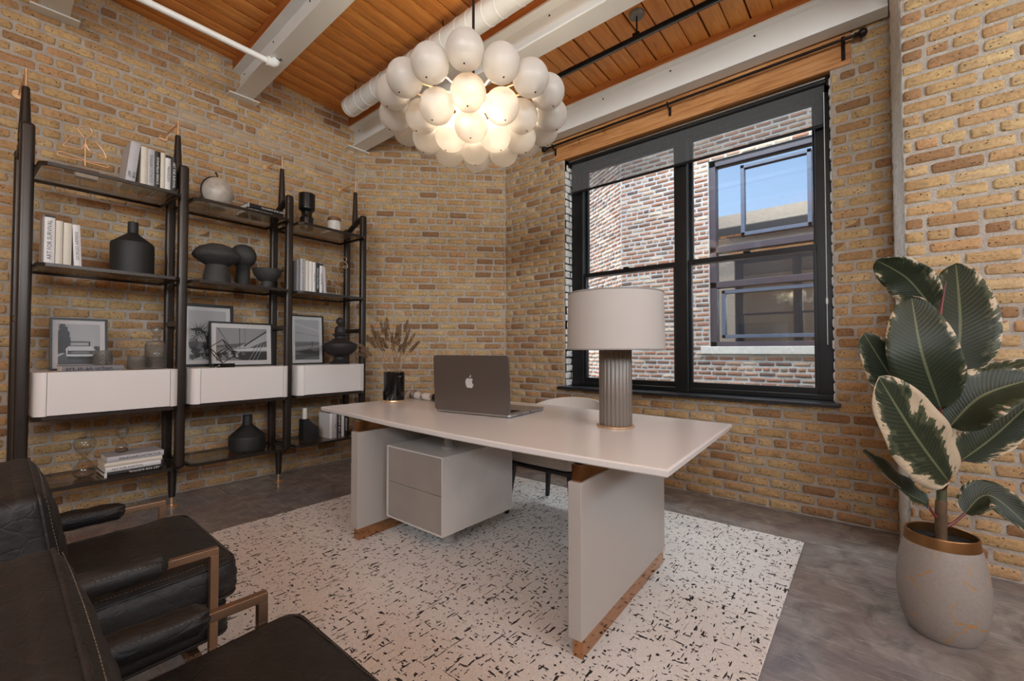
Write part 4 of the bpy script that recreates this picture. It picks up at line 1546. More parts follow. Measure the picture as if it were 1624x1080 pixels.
# flat stack on the lowest shelf of the first bay
gs = 'stacked books under the small hourglass'
zz = Z5
for lab, th, h, d, m, ti, ink, inv, band, rz, dv in (
        ('black book with upside down title at the bottom of the hourglass stack', 0.030, 0.300, 0.23, K_BLACK, 'ART FOR SURVIVAL', M_INKW, True, (0.0, 0.04, K_WHITE), 0.01, 0.0),
        ('white book with black title second from the bottom of the hourglass stack', 0.030, 0.300, 0.23, K_WHITE, 'ART FOR SURVIVAL', M_INK, False, (0.95, 1.0, K_BLACK), 0.0, 0.004),
        ('plain cream book third from the bottom of the hourglass stack', 0.028, 0.295, 0.23, K_CREAM, None, None, False, None, -0.01, 0.0),
        ('grey book on top of the stack under the small hourglass', 0.036, 0.290, 0.22, K_SILVER, 'INNENARCHITEKTUR', M_INK, False, None, -0.02, 0.012)):
    book(lab, 0.625, 0.318 + dv, zz, th, h, d, m, ti, ink, stand=False, inv=inv, band=band, rz=rz, group=gs, tpos=(0.05 if inv else (-0.04 if band else 0.02)))
    zz += th + 0.0006
STACK_TOP = zz
# two black books on the top shelf of the second bay
gs = 'black books on the middle top shelf'
book('lower black book with white title on the middle top shelf', 0.60, 1.135, Z1, 0.036, 0.285, 0.21, K_BLACK, 'ART FOR SURVIVAL', M_INKW, stand=False, group=gs, tpos=-0.04)
book('upper black book with upside down title on the middle top shelf', 0.605, 1.14, Z1 + 0.0366, 0.034, 0.285, 0.21, K_BLACK, 'ART FOR SURVIVAL', M_INKW, stand=False, inv=True, band=(0.0, 0.04, K_SILVER), rz=0.02, group=gs, tpos=0.05)
book('white book lying under the lidded jar on the right top shelf', 0.60, 1.86, Z1, 0.020, 0.26, 0.2, K_WHITE, None, None, stand=False)
book('dark grey book lying flat with bold lowercase title on the left drawer box', 0.625, 0.118, ZC1, 0.036, 0.285, 0.2, K_GREY, 'art in an urban', M_INK, stand=False, tsize=0.036, tpos=-0.02)

# ------------------------------------------------------------------ pictures
t = NT('photo_print')
ca = t.n('VertexColor', layer_name='tone')
gr = t.noise(t.obj(), 160, 3, 0.6)
t.bsdf(t.mix(t.math('MULTIPLY', gr, 0.35), ca.outputs[0], t.mix(0.5, ca.outputs[0], (0.02, 0.02, 0.02, 1))), 0.5)
M_PRINT = t.mat
M_FRAME = pm('black_picture_frame', (20, 19, 19), 0.42)
M_MAT = pm('mat_board', (206, 203, 200), 0.85)


def picture(label, u, v0, v1, z, h, tilt, fw, mat_w, shapes):
    """framed photograph leaning back; shapes are grey polygons in 0..1 print coordinates"""
    w = v1 - v0
    root = thing('framed_photo', label, 'picture', sw(u, (v0 + v1) / 2, z), SPHI)
    # local: x towards the room, y along the shelf, z up the tilted frame
    T = Matrix.Rotation(-tilt, 4, 'Y')
    b = MB()
    b.box((-0.02, -w / 2, 0), (0, -w / 2 + fw, h), 0, T)
    b.box((-0.02, w / 2 - fw, 0), (0, w / 2, h), 0, T)
    b.box((-0.02, -w / 2 + fw, 0), (0, w / 2 - fw, fw), 0, T)
    b.box((-0.02, -w / 2 + fw, h - fw), (0, w / 2 - fw, h), 0, T)
    b.build('frame', M_FRAME, root, smooth=0)
    MB().box((-0.016, -w / 2 + fw, fw), (-0.010, w / 2 - fw, h - fw), 0, T).build('mat_board', M_MAT, root, smooth=0)
    pw, ph = w - 2 * fw - 2 * mat_w, h - 2 * fw - 2 * mat_w
    b = MB()
    tones = []
    for k, (poly, g) in enumerate(shapes):
        x = -0.0098 + 0.003 * k / max(1, len(shapes))
        vs = [(x, -pw / 2 + pw * a, fw + mat_w + ph * c) for a, c in poly]
        ar = sum(poly[i][0] * poly[(i + 1) % len(poly)][1] - poly[(i + 1) % len(poly)][0] * poly[i][1] for i in range(len(poly)))
        f = tuple(range(len(vs)))
        b.add(vs, [f if ar > 0 else f[::-1]], 0, T)
        tones.append((g, len(vs)))
    o = b.build('print', M_PRINT, root, smooth=0)
    at = o.data.color_attributes.new('tone', 'FLOAT_COLOR', 'POINT')
    i = 0
    for g, n in tones:
        q = lin((g, g, g))
        for _ in range(n):
            at.data[i].color = q
            i += 1
    MB().box((-0.0045, -w / 2 + fw, fw), (-0.0035, w / 2 - fw, h - fw), 0, T).build('glazing', M_PICGLASS, root, smooth=0)
    return root


def blob(cx, cy, rx, ry, n=18, jag=0.0, seed=1):
    q = random.Random(seed)
    return [(min(1, max(0, cx + rx * (1 + q.uniform(-jag, jag)) * math.cos(2 * PI * i / n))), min(1, max(0, cy + ry * (1 + q.uniform(-jag, jag)) * math.sin(2 * PI * i / n)))) for i in range(n)]


def rect(a, b_, c, d):
    return [(a, c), (b_, c), (b_, d), (a, d)]


# vintage car on a road
car = [(rect(0, 1, 0.30, 1), 172), (rect(0, 1, 0, 0.34), 92), ([(0, 0.0), (1, 0.0), (0.86, 0.33), (0.30, 0.36), (0, 0.2)], 74), ([(0, 0.24), (0.2, 0.34), (0.2, 0.30), (0, 0.19)], 196)]
for k in range(16):
    car.append((blob(0.12 + 0.05 * math.sin(k * 2.1), 0.36 + 0.04 * k, 0.17 - 0.002 * k * k * 0.3, 0.07, 14, 0.35, k), 34 + (k % 4) * 6))
car += [(blob(0.93, 0.40, 0.10, 0.06, 14, 0.3, 40), 70), (rect(0.25, 0.76, 0.44, 0.57), 44), (rect(0.29, 0.72, 0.47, 0.54), 168), ([(0.2, 0.22), (0.85, 0.22), (0.86, 0.38), (0.78, 0.45), (0.25, 0.45), (0.17, 0.38)], 196),
        (rect(0.22, 0.83, 0.25, 0.34), 60), (rect(0.30, 0.75, 0.275, 0.295), 150), (rect(0.34, 0.70, 0.31, 0.32), 140), (blob(0.24, 0.37, 0.04, 0.03), 230), (blob(0.80, 0.37, 0.04, 0.03), 230), (blob(0.24, 0.37, 0.02, 0.015), 90), (blob(0.80, 0.37, 0.02, 0.015), 90),
        (rect(0.19, 0.86, 0.20, 0.235), 214), (rect(0.2, 0.30, 0.12, 0.2), 26), (rect(0.74, 0.85, 0.12, 0.2), 26), (rect(0.2, 0.85, 0.13, 0.17), 40)]
picture('framed black and white photo of a vintage car on a road', 0.345, 0.098, 0.375, ZC1, 0.343, 0.09, 0.012, 0.026, car)
# large bird of prey portrait
owl = [(rect(0, 1, 0, 1), 178)]
q = random.Random(4)
for k in range(26):
    owl.append((blob(0.36 + q.uniform(-0.3, 0.32), 0.34 + q.uniform(-0.30, 0.24), q.uniform(0.05, 0.14), q.uniform(0.03, 0.09), 12, 0.45, k), q.choice((52, 84, 112, 140, 66))))
for k in range(150):
    ex, ey = ((0.26, 0.55), (0.76, 0.55), (0.52, 0.30))[k % 3]
    an = q.uniform(0, 2 * PI)
    r0, r1, hw = q.uniform(0.07, 0.16), q.uniform(0.17, 0.34), q.uniform(0.004, 0.011)
    pts = [(ex + r0 * math.cos(an) - hw * math.sin(an), ey + 0.8 * r0 * math.sin(an) + hw * math.cos(an)), (ex + r0 * math.cos(an) + hw * math.sin(an), ey + 0.8 * r0 * math.sin(an) - hw * math.cos(an)), (ex + r1 * math.cos(an), ey + 0.8 * r1 * math.sin(an))]
    if all(0.02 < a < 0.98 and 0.02 < c_ < 0.86 for a, c_ in pts):
        owl.append((pts, q.choice((34, 60, 96, 150, 196, 120))))
owl += [([(0.02, 0.62), (0.28, 0.66), (0.46, 0.56), (0.42, 0.52), (0.2, 0.58)], 36), ([(0.9, 0.64), (0.68, 0.64), (0.56, 0.56), (0.6, 0.52), (0.78, 0.58)], 36), (blob(0.26, 0.55, 0.085, 0.05), 26), (blob(0.26, 0.55, 0.06, 0.035), 150), (blob(0.26, 0.55, 0.03, 0.02), 16),
        (blob(0.76, 0.55, 0.085, 0.05), 26), (blob(0.76, 0.55, 0.06, 0.035), 150), (blob(0.76, 0.55, 0.03, 0.02), 16), ([(0.42, 0.50), (0.62, 0.50), (0.58, 0.38), (0.52, 0.33), (0.45, 0.39)], 40), ([(0.36, 0.30), (0.70, 0.30), (0.62, 0.08), (0.44, 0.08)], 30), (blob(0.52, 0.18, 0.09, 0.05), 116)]
picture('tall framed photo of a bird of prey behind the sailing photo', 0.315, 0.80, 1.165, ZC1, 0.50, 0.05, 0.022, 0.03, owl)
# yacht rigging
boat = [(rect(0, 1, 0.45, 1), 150), (rect(0, 1, 0, 0.46), 128), ([(0.0, 0.46), (1, 0.62), (1, 0.40), (0.0, 0.40)], 96), ([(0.34, 0.36), (1.0, 0.86), (1.0, 0.62), (0.62, 0.38)], 176), ([(0.30, 0.33), (1.0, 0.42), (1.0, 0.30), (0.36, 0.28)], 206),
        ([(0.52, 0.46), (1.0, 0.94), (1.0, 0.90), (0.54, 0.43)], 30), (rect(0.44, 0.452, 0.38, 1), 40), (rect(0.55, 0.556, 0.36, 1), 60), ([(0.02, 1.0), (0.04, 1.0), (0.30, 0.36), (0.285, 0.36)], 90), ([(0.98, 0.0), (1, 0.0), (1, 0.26), (0.36, 0.26), (0.30, 0.1), (0.5, 0.0)], 54)]
for k in range(14):
    boat.append((blob(0.06 + 0.035 * k, 0.20 + 0.05 * math.sin(k), 0.05, 0.08, 10, 0.5, k), (40, 90, 160, 60)[k % 4]))
boat += [([(0.58 + 0.04 * k, 0.0), (0.586 + 0.04 * k, 0.0), (0.80 + 0.03 * k, 0.5), (0.79 + 0.03 * k, 0.5)], 200 if k % 2 else 36) for k in range(6)]
picture('wide framed photo of yacht rigging in front of the bird photo', 0.395, 0.965, 1.445, ZC1, 0.362, 0.06, 0.012, 0.036, boat)
# figure on a beach
bch = [(rect(0, 1, 0.44, 1), 176), ([(0, 0.86), (1, 0.70), (1, 0.74), (0, 0.92)], 190), ([(0, 0.66), (1, 0.58), (1, 0.61), (0, 0.70)], 162), (rect(0, 1, 0.40, 0.45), 120), (rect(0, 1, 0, 0.41), 112), ([(0, 0.32), (1, 0.38), (1, 0.30), (0, 0.24)], 148), ([(0, 0.12), (1, 0.24), (1, 0.10), (0, 0.0)], 84), ([(0, 0.2), (0.6, 0.26), (1, 0.16), (0.4, 0.14)], 66),
       (blob(0.70, 0.45, 0.014, 0.016), 22), (rect(0.688, 0.712, 0.36, 0.44), 22), (rect(0.69, 0.698, 0.30, 0.37), 22), (rect(0.703, 0.711, 0.30, 0.37), 22), ([(0.69, 0.31), (0.71, 0.31), (0.56, 0.26), (0.54, 0.27)], 60)]
picture('framed photo of a lone figure on a beach beside the black urn', 0.335, 1.63, 1.95, ZC1, 0.462, 0.05, 0.013, 0.03, bch)

# ------------------------------------------------------------------ ornaments
def at(name, label, cat, u, v, z, rz=0.0, group=None):
    return thing(name, label, cat, sw(u, v, z), SPHI + rz, group)


M_WIRE = pm('copper_wire', (222, 178, 138), 0.38, 0.75)
# wire figure on a stone block
o = at('wire_figure', 'seated figure of bent copper wire on a white block', 'sculpture', 0.48, 0.215, Z1)
MB().rbox((0.062, 0.105, 0.036), 0.003, 1, loc=(0, 0.012, 0.018)).build('stone_block', pm('pale_stone_block', (206, 200, 194), 0.7, var=(30, 0.08)), o)


def wf(x, y, du=0.0):
    return (du, 0.093 + (x - 205) * 0.000436 - 0.215, 2.590 - y * 0.000603 + x * 0.0001513 - Z1)


b = MB()
paths = [[(478, 250), (440, 205), (418, 165), (432, 140), (482, 130), (535, 142), (566, 185), (556, 218), (518, 252), (497, 272), (497, 320)],
         [(478, 250), (440, 244), (360, 243), (310, 285), (264, 330), (276, 347), (360, 362), (450, 378), (478, 345), (497, 314), (518, 360), (545, 400), (640, 438), (718, 470), (726, 458), (690, 395), (640, 328), (608, 302), (570, 293)],
         [(497, 314), (497, 430), (497, 560)],
         [(497, 497), (400, 462), (300, 425), (250, 406), (215, 408), (207, 425), (222, 446), (320, 472), (420, 492), (500, 512), (620, 545), (730, 576), (756, 572), (752, 556), (700, 536), (600, 522), (497, 497)]]
for pth in paths:
    b.tube(bez([wf(x, y) for x, y in pth], 4), 0.0042, 8)
b.build('bent_wire', M_WIRE, o, smooth=60)
# line-drawn wire face
o = at('wire_portrait', 'line drawn face of thin copper wire on the right second shelf', 'sculpture', 0.47, 1.99, Z2)


def ff(x, y):
    return (0, 1.867 + (x - 572) * 0.000607 - 1.99, 2.075 - (y - 238) * 0.000563 + (x - 756) * 0.0000875 - Z2)


b = MB()
for pth in ([(690, 372), (630, 366), (585, 345), (578, 300), (610, 266), (700, 254), (800, 268), (900, 300), (945, 320), (930, 380)], [(600, 372), (645, 396), (695, 380)], [(578, 425), (650, 428), (730, 432)],
            [(830, 602), (800, 520), (784, 450), (795, 405), (830, 378), (890, 375), (945, 412), (966, 460), (945, 488), (905, 484), (884, 468), (910, 452), (955, 466)],
            [(575, 455), (600, 560), (635, 640), (690, 720), (760, 782), (830, 815)], [(635, 640), (600, 760), (562, 890), (556, 962)], [(764, 690), (795, 650), (820, 684), (850, 650), (882, 700), (845, 742), (795, 736), (764, 690), (820, 702), (880, 700)],
            [(760, 830), (770, 880), (775, 962)], [(556, 962), (660, 968), (775, 962)]):
    b.tube(bez([ff(x, y) for x, y in pth], 4), 0.0038, 6)
b.build('bent_wire', M_WIRE, o, smooth=60)
# black bottle vase, second shelf
PB = [(0.0, 0.0), (0.112, 0.0), (0.118, 0.008), (0.118, 0.205), (0.114, 0.222), (0.036, 0.285), (0.029, 0.294), (0.029, 0.366), (0.026, 0.37), (0.022, 0.366), (0.022, 0.30), (0.0, 0.28)]
o = at('bottle_vase', 'black bottle shaped vase on the second shelf', 'vase', 0.47, 0.468, Z2)
MB().lathe(PB, 48).build('body', M_BLACKCER, o)
o = at('bottle_vase', 'black angular bottle vase on the lowest middle shelf', 'vase', 0.47, 1.213, Z5)
MB().lathe([(0.0, 0.0), (0.118, 0.0), (0.130, 0.018), (0.132, 0.105), (0.128, 0.118), (0.045, 0.195), (0.036, 0.205), (0.034, 0.278), (0.031, 0.281), (0.027, 0.277), (0.026, 0.2), (0.0, 0.18)], 48).build('body', M_BLACKCER, o)
# mushroom, ball and bowl
o = at('mushroom_vase', 'wide mushroom shaped charcoal vase on the middle second shelf', 'vase', 0.47, 0.978, Z2)
MB().lathe([(0.0, 0.0), (0.094, 0.0), (0.096, 0.006), (0.074, 0.15), (0.10, 0.165), (0.15, 0.20), (0.163, 0.222), (0.155, 0.245), (0.12, 0.285), (0.06, 0.312), (0.0, 0.318)], 56).build('body', M_GREYCER, o, smooth=50)
o = at('ball_vase', 'charcoal ball topped vase behind the mushroom vase', 'vase', 0.325, 1.222, Z2)
MB().lathe([(0.0, 0.0), (0.048, 0.0), (0.05, 0.004), (0.05, 0.20)] + [(0.098 * math.sin(math.radians(a)), 0.285 - 0.098 * math.cos(math.radians(a))) for a in range(32, 181, 12)][:-1] + [(0.0, 0.383)], 44).build('body', M_GREYCER, o, smooth=50)
o = at('footed_bowl', 'small charcoal footed bowl on the middle second shelf', 'bowl', 0.47, 1.352, Z2)
MB().lathe([(0.0, 0.0), (0.048, 0.0), (0.05, 0.005), (0.044, 0.07), (0.07, 0.085), (0.10, 0.125), (0.113, 0.168), (0.110, 0.174), (0.104, 0.170), (0.085, 0.12), (0.05, 0.092), (0.0, 0.088)], 48).build('body', M_GREYCER, o, smooth=50)
# stone disc with a black stalk
o = at('stone_apple', 'pale round stone ornament with a black stalk on the middle top shelf', 'ornament', 0.46, 0.977, Z1)
MB().lathe([(0.0, 0.0)] + [(0.108 * math.sin(math.radians(a)) * 1.0, 0.118 - 0.118 * math.cos(math.radians(a))) for a in range(20, 171, 10)] + [(0.0, 0.222)], 44).build('stone_ball', pm('mottled_pale_stone', (188, 178, 166), 0.35, var=(10, 0.3), bump=(20, 0.1, 0.003)), o, smooth=70, loc=(0, 0, 0.012))
b = MB()
b.tube([(0.0, 0.112 * math.sin(math.radians(a)), 0.130 + 0.122 * math.cos(math.radians(a))) for a in range(0, -171, -10)], 0.005, 8)
b.tube([(0, 0, 0.248), (0, -0.004, 0.27), (0.0, -0.016, 0.288)], [0.005, 0.006, 0.008], 8)
b.lathe([(0.0, 0.0), (0.055, 0.0), (0.055, 0.008), (0.04, 0.016), (0.0, 0.016)], 28)
b.build('stalk_and_stand', M_INK, o, smooth=50)
# black tiered candle holder and jar
o = at('tiered_holder', 'black two tier cylinder candle holder on the right top shelf', 'candle holder', 0.46, 1.695, Z1)
MB().lathe([(0.0, 0.0), (0.056, 0.0), (0.058, 0.004), (0.058, 0.10), (0.054, 0.108), (0.046, 0.118), (0.046, 0.155), (0.058, 0.168), (0.068, 0.178), (0.070, 0.19), (0.070, 0.318), (0.066, 0.324), (0.058, 0.324), (0.056, 0.30), (0.0, 0.30)], 44).build('body', pm('gloss_black', (18, 18, 19), 0.25), o, smooth=40)
o = at('lidded_jar', 'small white jar with a wooden lid on the right top shelf', 'jar', 0.46, 1.967, Z1 + 0.0206)
MB().lathe([(0.0, 0.0), (0.058, 0.0), (0.060, 0.004), (0.060, 0.112), (0.056, 0.116), (0.0, 0.116)], 36).build('body', pm('milk_glass', (222, 220, 216), 0.25), o)
MB().lathe([(0.0, 0.1165), (0.061, 0.1165), (0.062, 0.122), (0.062, 0.142), (0.058, 0.147), (0.0, 0.147)], 36).build('lid', pm('walnut_lid', (122, 84, 52), 0.5, var=(30, 0.2, (1, 8, 1))), o)
MB().box((0.0592, -0.022, 0.03), (0.0606, 0.022, 0.085)).build('paper_label', M_INKW, o, smooth=0)
# decanter and tumblers
NSD = 24


def cut(a):
    return 1.0 - 0.02 * abs(math.sin(a * 12))


def diamonds(b, r, z0, z1, n=18, rad=0.0018):
    for k in range(n):
        for sg in (1, -1):
            a0 = 2 * PI * k / n
            pts = []
            for i in range(9):
                f = i / 8
                a = a0 + sg * f * (z1 - z0) / r * 0.9
                pts.append((r * math.cos(a), r * math.sin(a), z0 + (z1 - z0) * f))
            b.tube(pts, rad, 4, caps=False)


o = at('decanter', 'square shouldered cut glass decanter with stopper on the left drawer box', 'decanter', 0.46, 0.608, ZC1)
b = MB()
b.lathe([(0.0, 0.0), (0.056, 0.0), (0.060, 0.004), (0.060, 0.175), (0.052, 0.19), (0.022, 0.198), (0.020, 0.205), (0.020, 0.222), (0.028, 0.228), (0.028, 0.232), (0.016, 0.234)], 36, rfn=cut)
diamonds(b, 0.0605, 0.01, 0.17)
b.build('bottle', M_CUT, o, smooth=30)
MB().lathe([(0.0, 0.01), (0.052, 0.01), (0.054, 0.014), (0.054, 0.085), (0.0, 0.085)], 30).build('whisky', pm('dark_spirit', (70, 56, 40), 0.1, 0), o)
MB().lathe([(0.0, 0.236), (0.014, 0.238), (0.018, 0.252), (0.030, 0.262), (0.033, 0.275), (0.033, 0.292), (0.028, 0.297), (0.0, 0.297)], 12).build('stopper', M_CUT, o, smooth=20)
for lab, u, v, z in (('cut glass tumbler standing on the grey book', 0.52, 0.318, ZC1 + 0.0366), ('cut glass tumbler standing between the grey book and the decanter', 0.53, 0.485, ZC1)):
    o = at('tumbler', lab, 'glass', u, v, z, group='cut glass tumblers')
    b = MB()
    b.lathe([(0.0, 0.0), (0.042, 0.0), (0.047, 0.006), (0.047, 0.092), (0.045, 0.093), (0.042, 0.09), (0.041, 0.016), (0.0, 0.014)], 36, rfn=cut)
    diamonds(b, 0.0475, 0.006, 0.066, 16)
    b.build('cup', M_CUT, o, smooth=30)
# wire cube on a marble plinth
o = at('wire_cube', 'open bronze cube balanced on a black marble plinth', 'sculpture', 0.57, 0.99, ZC1)
MB().rbox((0.075, 0.148, 0.03), 0.002, 1, loc=(0, 0, 0.015)).build('plinth', M_BMARBLE, o)
c = 0.052
Rm = Matrix.Rotation(math.radians(30), 4, 'Z') @ Matrix.Rotation(math.atan(math.sqrt(2)), 4, 'X') @ Matrix.Rotation(PI / 4, 4, 'Z')
cor = [Rm @ Vector((sx * c, sy * c, sz * c)) + Vector((0, 0, 0.032 + c * 1.732)) for sx in (-1, 1) for sy in (-1, 1) for sz in (-1, 1)]
b = MB()
for i in range(8):
    for j in range(i + 1, 8):
        if bin(i ^ j).count('1') == 1:
            b.tube([cor[i], cor[j]], 0.0032, 6)
b.build('cube_wire', pm('dark_bronze_wire', (92, 70, 54), 0.3, 0.9), o)
# turned urn
o = at('turned_urn', 'black turned wood urn with a ball finial on the right drawer box', 'urn', 0.505, 2.01, ZC1)
MB().lathe([(0.0, 0.0), (0.088, 0.0), (0.09, 0.012), (0.084, 0.022), (0.062, 0.032), (0.05, 0.05), (0.05, 0.066), (0.066, 0.080), (0.11, 0.098), (0.146, 0.13), (0.156, 0.158), (0.16, 0.164), (0.16, 0.174), (0.154, 0.178), (0.152, 0.192), (0.12, 0.206), (0.085, 0.222), (0.066, 0.236), (0.048, 0.248),
            (0.046, 0.262), (0.068, 0.276), (0.07, 0.284), (0.05, 0.294), (0.046, 0.30), (0.05, 0.312), (0.044, 0.345), (0.026, 0.366), (0.018, 0.372)] + [(0.038 * math.sin(math.radians(a)), 0.406 - 0.038 * math.cos(math.radians(a))) for a in range(30, 171, 14)] + [(0.0, 0.444)], 48).build('body', pm('ebonised_wood', (44, 40, 38), 0.6, var=(16, 0.4, (1, 1, 6)), bump=(26, 0.4, 0.004)), o, smooth=40)
# hourglasses
for lab, u, v, z, s_ in (('larger clear hourglass on the lowest shelf beside the book stack', 0.50, 0.245, Z5, 1.0), ('smaller clear hourglass standing on the stack of books', 0.50, 0.425, STACK_TOP, 0.66)):
    o = at('hourglass', lab, 'hourglass', u, v, z, group='clear hourglasses')
    prof = [(0.0, 0.0), (0.03, 0.0), (0.048, 0.012), (0.055, 0.035), (0.05, 0.065), (0.03, 0.10), (0.008, 0.125), (0.008, 0.129), (0.03, 0.154), (0.05, 0.189), (0.055, 0.219), (0.048, 0.242), (0.03, 0.254), (0.0, 0.254)]
    pts = [(q.x, q.z) for q in bez([(r, 0, h_) for r, h_ in prof], 3)]
    pts = [(max(0.0, r) * s_, h_ * s_) for r, h_ in pts]
    MB().lathe(pts, 32).build('glass_bulbs', M_CLEAR, o, smooth=80)
    MB().lathe([(0.0, 0.004 * s_), (0.03 * s_, 0.004 * s_), (0.045 * s_, 0.014 * s_), (0.05 * s_, 0.032 * s_), (0.03 * s_, 0.04 * s_), (0.0, 0.046 * s_)], 28).build('sand', pm('brown_sand', (124, 100, 80), 0.9, var=(80, 0.2)), o, smooth=60)
# stepped candle block
o = at('stepped_candle_block', 'black stepped candle block with a white candle on the lowest shelf', 'candle holder', 0.50, 1.715, Z5)
st = [(-0.07, 0), (0.07, 0), (0.07, 0.115), (0.05, 0.115), (0.05, 0.132), (0.03, 0.132), (0.03, 0.150), (0.008, 0.150), (0.008, 0.168), (-0.012, 0.168), (-0.012, 0.195), (-0.07, 0.195)]
b = MB()
b.prism(st, -0.04, 0.04, T=Matrix(((0, 0, 1, 0), (1, 0, 0, 0), (0, 1, 0, 0), (0, 0, 0, 1))))
b.build('block', M_BLACKCER, o, smooth=0)
MB().lathe([(0.0, 0.1955), (0.020, 0.1955), (0.020, 0.288), (0.017, 0.292), (0.0, 0.29)], 24, loc=(0, -0.04, 0)).build('candle', pm('wax', (226, 216, 200), 0.5), o)
MB().tube([(0, -0.04, 0.29), (0.001, -0.04, 0.302)], 0.0012, 5).build('wick', M_INK, o)

# ================================================================== leather lounge chairs
t = NT('worn_black_leather')
v = t.obj()
n1 = t.noise(t.mapping(v, (1, 1, 1)), 4.5, 6, 0.62, 0.6)
n2 = t.noise(v, 38, 5, 0.6, 0.3)
vo = t.n('TexVoronoi', feature='DISTANCE_TO_EDGE')
vo.inputs['Scale'].default_value = 26
t.l(t.mapping(v, (1, 1, 1)), vo.inputs['Vector'])
crk = t.ramp(vo.outputs['Distance'], [(0.0, (0, 0, 0, 1)), (0.08, (1, 1, 1, 1))])
col = t.ramp(n1, [(0.3, lin((17, 15, 14))), (0.55, lin((27, 24, 22))), (0.75, lin((44, 39, 35)))])
hb = t.math('ADD', t.math('MULTIPLY', n2, 0.5), t.math('MULTIPLY', crk, 0.12))
hb = t.math('ADD', hb, t.math('MULTIPLY', n1, 0.8))
t.bsdf(col, t.math('ADD', t.math('MULTIPLY', n2, 0.25), 0.46), 0, t.bump(hb, 0.35, 0.012))
M_LEATHER = t.mat
M_STITCH = pm('pale_thread', (120, 112, 100), 0.8)
M_CHAIRBAR = pm('brushed_bronze_bar', (156, 124, 98), 0.42, 0.9, var=(60, 0.10, (1, 8, 8)))


def pillow(sx, sy, sz, top, side, seed):
    """cushion: soft box that swells on its faces with slight wrinkles along the edges"""
    q = random.Random(seed)
    ph = [q.uniform(0, 6.28) for _ in range(6)]

    def fn(p):
        a, b_, c = p.x / (sx / 2), p.y / (sy / 2), p.z / (sz / 2)
        ka, kb, kc = max(0, 1 - a * a), max(0, 1 - b_ * b_), max(0, 1 - c * c)
        w = 0.0022 * (math.sin(a * 13 + ph[0]) * math.sin(b_ * 9 + ph[1]) + math.sin(c * 11 + b_ * 15 + ph[2]))
        return Vector((p.x + (1 if a > 0 else -1) * side * kb ** 0.6 * kc ** 0.6 * min(1, abs(a)) + w * 0.6,
                       p.y + (1 if b_ > 0 else -1) * side * ka ** 0.6 * kc ** 0.6 * min(1, abs(b_)) + w * 0.6,
                       p.z + (1 if c > 0 else -1) * top * ka ** 0.7 * kb ** 0.7 * min(1, abs(c)) + w))
    return fn


def seam_loop(sx, sy, z, r=0.03, n=14):
    """rounded rectangle in the xy plane at height z"""
    return [(x, y, z) for x, y in rrect(sx, sy, r, 4)]


def stitch_line(b, pts, step=0.009, ln=0.005, r=0.0006):
    for i in range(len(pts) - 1):
        a, c = Vector(pts[i]), Vector(pts[i + 1])
        L = (c - a).length
        if L < 1e-4:
            continue
        d = (c - a) / L
        k = 0.0
        while k + ln < L:
            b.tube([a + d * k, a + d * (k + ln)], r, 4)
            k += step


def cushion(name, parent, size, loc, rot, puff, seed, r=0.035):
    sx, sy, sz = size
    T = Matrix.Translation(loc) @ Euler(rot).to_matrix().to_4x4()
    o = MB().rbox((sx, sy, sz), r, 5, mid=12, T=T, fn=pillow(sx, sy, sz, puff[0], puff[1], seed)).build(name, M_LEATHER, parent, smooth=70)
    b = MB()
    for sg in (-1, 1):
        lp_ = [T @ Vector(q) for q in seam_loop(sx - 0.006, sy - 0.006, sg * (sz / 2 - r * 0.30), r)]
        b.tube(lp_, 0.0042, 6, closed=True)
    b.build('piping', M_LEATHER, o, smooth=70)
    b = MB()
    for sg in (-1, 1):
        lp_ = seam_loop(sx - 0.022, sy - 0.022, sg * (sz / 2 - 0.0005), r)
        dense = []
        lp_.append(lp_[0])
        for i in range(len(lp_) - 1):
            a, c = Vector(lp_[i]), Vector(lp_[i + 1])
            m = max(1, int((c - a).length / 0.05))
            dense += [a.lerp(c, k / m) for k in range(m)]
        dense.append(Vector(lp_[-1]))
        fn = pillow(sx, sy, sz, puff[0], puff[1], seed)
        dense = [T @ (fn(p) + Vector((0, 0, sg * 0.0012))) for p in dense]
        stitch_line(b, dense)
    tag(b.build('stitching', M_STITCH, o, smooth=0), kind='stuff')
    return o


